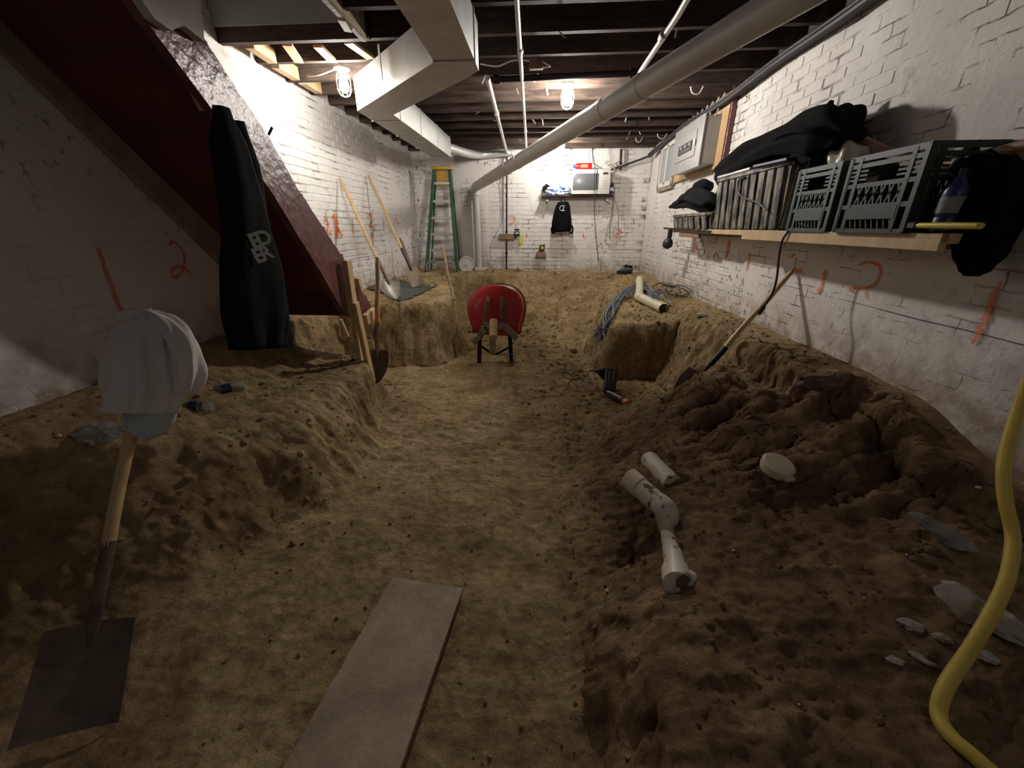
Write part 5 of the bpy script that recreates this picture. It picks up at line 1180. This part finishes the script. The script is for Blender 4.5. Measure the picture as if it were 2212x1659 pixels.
for k in range(7):
    c = gpt(1300 + random.uniform(-12, 14), 730 + random.uniform(-25, 20), .02); r = random.uniform(.04, .08)
    pts = [c + Vector((math.cos(a) * r, math.sin(a) * r * .6, .02 + math.sin(a) * .03)) for a in [i * math.pi / 8 for i in range(16)]]
    mb = MB(); mb.tube(pts, .004, 5, closed=True); mb.build('wire_coil', 'greyw', wt)
mb = MB(); mb.tube([gpt(1412, 648, .03), gpt(1430, 658, .03), gpt(1446, 663, .02)], .008, 6); mb.build('yellow_wire', 'ylw', wt, label='bright yellow wire')
p1 = [(1300, 770), (1290, 785), (1275, 800), (1262, 815), (1256, 826), (1262, 838), (1275, 848), (1286, 842), (1290, 830)]
mb = MB(); mb.tube(curve_pts([gpt(x, y, .008) for x, y in p1], 6), .004, 5); tag(mb.build('cord', 'handledark'), 'thin brown cord curling over the floor toward the power tool', 'cord')
p1 = [(1262, 812), (1245, 820), (1222, 818), (1214, 810), (1222, 806), (1238, 816), (1228, 830), (1226, 842)]
mb = MB(); mb.tube(curve_pts([gpt(x, y, .008) for x, y in p1], 6), .004, 5); tag(mb.build('cord', 'iron'), 'dark cord loop on the floor left of the power tool', 'cord')
mb = MB(); c = gpt(1222, 702, .01); mb.tube(curve_pts([gpt(1205, 702, .005), gpt(1212, 696, .02), gpt(1222, 694, .02), gpt(1228, 700, .005)], 5), .005, 5); tag(mb.build('root_loop', 'newwood'), 'thin pale root loop in the middle of the pit floor', 'root')

# ------------------------------------------------------------------ BLACK POWER TOOL
po = onG(1330, 868); PT = thing('power_tool', 'black corded breaker tool with orange tip lying on the pit floor', 'tool', po)
def G2(x, y, h): return onG(x, y) + Vector((0, 0, h))
def TY(x, y, Y): return atY(x, y, Y)
Yt = onG(1318, 850).y
top_, bot_ = TY(1320, 797, Yt + .16), TY(1316, 848, Yt)
mb = MB(); mb.bar(top_, bot_, .085, .115, (1, 0, 0), .014); mb.build('housing', 'blackp', PT)
for dx in (-.022, .022):
    mb = MB(); mb.bar(lerp(top_, bot_, .05) + Vector((dx, -.046, .01)), lerp(top_, bot_, .5) + Vector((dx, -.046, .01)), .008, .012, (1, 0, 0), .002); mb.build('housing_rib', 'mwin', PT)
mb = MB(); mb.bar(TY(1332, 793, Yt + .15), TY(1326, 850, Yt), .03, .03, (1, 0, 0), .006); mb.build('side_rail', 'blackp', PT)
mb = MB(); q0 = TY(1313, 796, Yt + .16); q1 = TY(1288, 804, Yt + .14); q2 = TY(1313, 832, Yt + .07)
mb.add([q0[:], q1[:], q2[:], (q0 + Vector((0, .04, 0)))[:], (q1 + Vector((0, .04, 0)))[:], (q2 + Vector((0, .04, 0)))[:]], [(0, 1, 2), (5, 4, 3), (0, 3, 4, 1), (1, 4, 5, 2), (2, 5, 3, 0)]); mb.build('guard', 'charcoal', PT, False)
mb = MB(); mb.sweep([TY(1294, 800, Yt + .15), TY(1284, 801, Yt + .17), TY(1273, 801, Yt + .18)], [(.014, .012), (.010, .009), (.006, .006)], 10); mb.build('spur', 'blackp', PT)
g0, g1, g2 = onG(1311, 856) + Vector((0, 0, .035)), onG(1327, 864) + Vector((0, 0, .035)), onG(1345, 873) + Vector((0, 0, .032))
mb = MB(); mb.sweep([g0, g1, g2], [(.03, .028), (.042, .034), (.034, .03)], 16); mb.build('grip', 'blackp', PT)
mb = MB(); mb.sweep([g2, g2 + (g2 - g1).normalized() * .03 + Vector((.01, 0, 0)), g2 + (g2 - g1).normalized() * .07], [(.022, .022), (.026, .026), (.022, .022)], 14); mb.build('orange_tip', 'orange', PT, label='bright orange tip')

# ------------------------------------------------------------------ YELLOW HOSE on the right
pix = [(2250, 760, 1.28), (2212, 850, 1.24), (2180, 950, 1.19), (2168, 1010, 1.16), (2172, 1080, 1.14), (2188, 1160, 1.12), (2178, 1240, 1.08), (2150, 1310, 1.05), (2098, 1400, 1.0), (2045, 1480, .95), (2028, 1540, .93), (2045, 1600, .90), (2085, 1659, .87), (2140, 1740, .84)]
pts = []
for x, y, d in pix:
    p = W(x, y, d); s_ = onG(min(x, 2205), min(y, 1655))
    p.x = min(p.x, XR - .05); pts.append(p)
for p in pts: p.z = max(p.z, gz(p.x, p.y) + .022)
mb = MB(); mb.tube(curve_pts(pts, 6), .016, 12); tag(mb.build('hose', 'hose'), 'thick yellow hose winding down the right side of the foreground', 'hose')

# ------------------------------------------------------------------ STONES
def stone(x, y, d, label, m_='stone', rot=(0, 0, 0), seed=1, group=None, sink=.25, nm='stone', cat='stone', amp=.38, fr=1.9):
    p = onG(x, y); mb = MB(); mb.lump(p + Vector((0, 0, d[2] * (.5 - sink))), d, seed, amp, 3, fr, rot); o = mb.build(nm, m_, None, True, .5); return tag(o, label, cat, group)
stone(2045, 1165, (.19, .065, .035), 'long flat grey stone high on the right bank', rot=(.3, .35, -.75), seed=2, sink=.1)
stone(2080, 1320, (.15, .10, .055), 'big broken grey slab behind the yellow hose', 'stonelt', (.3, .25, -.8), 3, sink=.1, amp=.3)
stone(2165, 1365, (.13, .10, .055), 'greenish mortar slab right of the yellow hose', 'stonelt', (.1, .3, -.3), 4, sink=.1, amp=.3)
stone(1965, 1352, (.06, .036, .022), 'pale rounded stone left of the hose among rubble', 'stonelt', (0, 0, -.5), 5)
stone(1935, 1428, (.040, .024, .010), 'thin flat pale flake lowest left of the rubble', 'stonelt', (0, 0, -.2), 6, nm='stone_flake')
stone(1992, 1425, (.052, .021, .013), 'long pale flake lying beside the lowest flake', 'stonelt', (0, 0, -.7), 7, nm='stone_flake')
stone(2035, 1380, (.042, .028, .016), 'small pale chip just left of the hose', 'stonelt', (0, 0, -.4), 8, nm='stone_flake')
stone(2130, 1420, (.075, .034, .02), 'flat pale chip right of the hose low down', 'stonelt', (0, 0, -.5), 9, nm='stone_flake')
stone(2010, 1195, (.05, .035, .035), 'tan rounded pebble under the long grey stone', 'clod', (0, 0, 0), 10)
stone(1985, 1215, (.06, .033, .033), 'tan elongated stone left of the round pebble', 'clod', (0, 0, -.4), 11)
stone(1945, 1190, (.06, .04, .04), 'dark stone at the left of the right bank rubble', 'clod', (0, 0, -.8), 12)
stone(1780, 835, (.26, .12, .10), 'long rounded tan stone lying under the right wall ledge', 'clod', (0, 0, .1), 13)
stone(1240, 760, (.08, .07, .055), 'dark lump of soil alone on the pit floor', 'clod', (0, 0, 0), 14, nm='soil_lump', cat='lump')
stone(1312, 1278, (.03, .02, .012), 'small orange brown chip on the dark slope', 'ply', (0, .4, .8), 15, nm='wood_chip', cat='chip', sink=0)
stone(2112, 1055, (.02, .014, .01), 'tiny white chip on the bank by the hose', 'pvcclean', (0, 0, 0), 16, nm='chip', cat='chip', sink=0)
stone(128, 944, (.022, .018, .015), 'tiny white pebble on the dark left mound', 'pvcclean', (0, 0, 0), 17, nm='pebble', sink=0)
stone(740, 778, (.02, .02, .015), 'tiny white pebble on top of the left mound', 'pvcclean', (0, 0, 0), 18, nm='pebble', sink=0)
stone(1515, 684, (.10, .08, .04), 'white chalky rubble beside the cream pipe under the wall', 'stonelt', (0, 0, 0), 19, sink=.1)
# loose clods that nobody could count
random.seed(21); mb = MB(); protos = []
for s_ in range(6):
    q = MB(); q.lump((0, 0, 0), (1, 1, .75), 30 + s_, .35, 1, 1.7); protos.append(q)
def scatter(n, xr, yr, smin, smax, keep=None):
    for _ in range(n):
        x, y = random.uniform(*xr), random.uniform(*yr)
        if keep and not keep(x, y): continue
        z = gz(x, y); s_ = smin + (smax - smin) * random.random() ** 3
        T = Matrix.Translation((x, y, z + s_ * .12)) @ Euler((random.random(), random.random(), random.random() * 6)).to_matrix().to_4x4() @ Matrix.Scale(s_, 4)
        q = random.choice(protos); mb.add(q.v, q.f, T)
scatter(900, (.1, 1.1), (.6, 3.2), .005, .026)
scatter(900, (-.2, 1.6), (3.0, 7.2), .01, .055)
scatter(500, (-1.5, .2), (.6, 4.5), .005, .022)
scatter(800, (1.0, 1.85), (.7, 4.6), .006, .035)
scatter(350, (-2.3, -1.2), (1.2, 3.7), .01, .04)
scatter(500, (-2.3, 1.8), (5.0, 7.9), .015, .08)
cl = mb.build('soil_clods', 'dirt', None, True, .5); mo = moist.reshape(GX.shape); at = cl.data.attributes.new('moist', 'FLOAT', 'POINT')
at.data.foreach_set('value', [float(mo[min(int(np.searchsorted(ys, v[1])), ny - 1), min(max(int((v[0] - xs[0]) / .0125), 0), nx - 1)]) for v in mb.v])
cl['label'] = 'loose crumbs and clods of earth scattered over the dig'; cl['category'] = 'soil'; stuff(cl)
# a few white specks of mortar
random.seed(5); mb = MB()
for _ in range(90):
    x, y = random.uniform(.5, 1.7), random.uniform(.6, 3.4); z = gz(x, y); s_ = random.uniform(.003, .009)
    q = random.choice(protos); mb.add(q.v, q.f, Matrix.Translation((x, y, z + s_ * .3)) @ Matrix.Scale(s_, 4))
cl = mb.build('mortar_specks', 'pvcclean'); cl['label'] = 'tiny white mortar crumbs speckling the right heap'; cl['category'] = 'debris'; stuff(cl)
# third level: pieces that belong to a part
SUBS = {'stringer': ('cleat', 'nail'), 'bin_body': ('rib',), 'breaker_strip': ('breaker',), 'jacket_body': ('letter',), 'pack_body': ('emblem', 'hang_loop'), 'bottle_body': ('bottle_label',),
        'jug_body': ('jug_label',), 'pipe_run': ('coupling',), 'lamp_base': ('wire_cage',), 'housing': ('housing_rib', 'guard'), 'crossbar': ('brace',), 'body': ('button', 'display', 'foot', 'face', 'vial', 'clamp'), 'blade': (), 'handle': ('handle_band',), 'lid_disc': ('lid_boss',)}
for o in [o for o in bpy.data.objects if o.parent is None]:
    for part in list(o.children):
        for nm in SUBS.get(part.name.split('.')[0], ()):
            for c_ in list(o.children):
                if c_.name.split('.')[0] == nm and c_.parent == o: c_.parent = part
for m_ in list(bpy.data.meshes):
    if m_.users == 0: bpy.data.meshes.remove(m_)
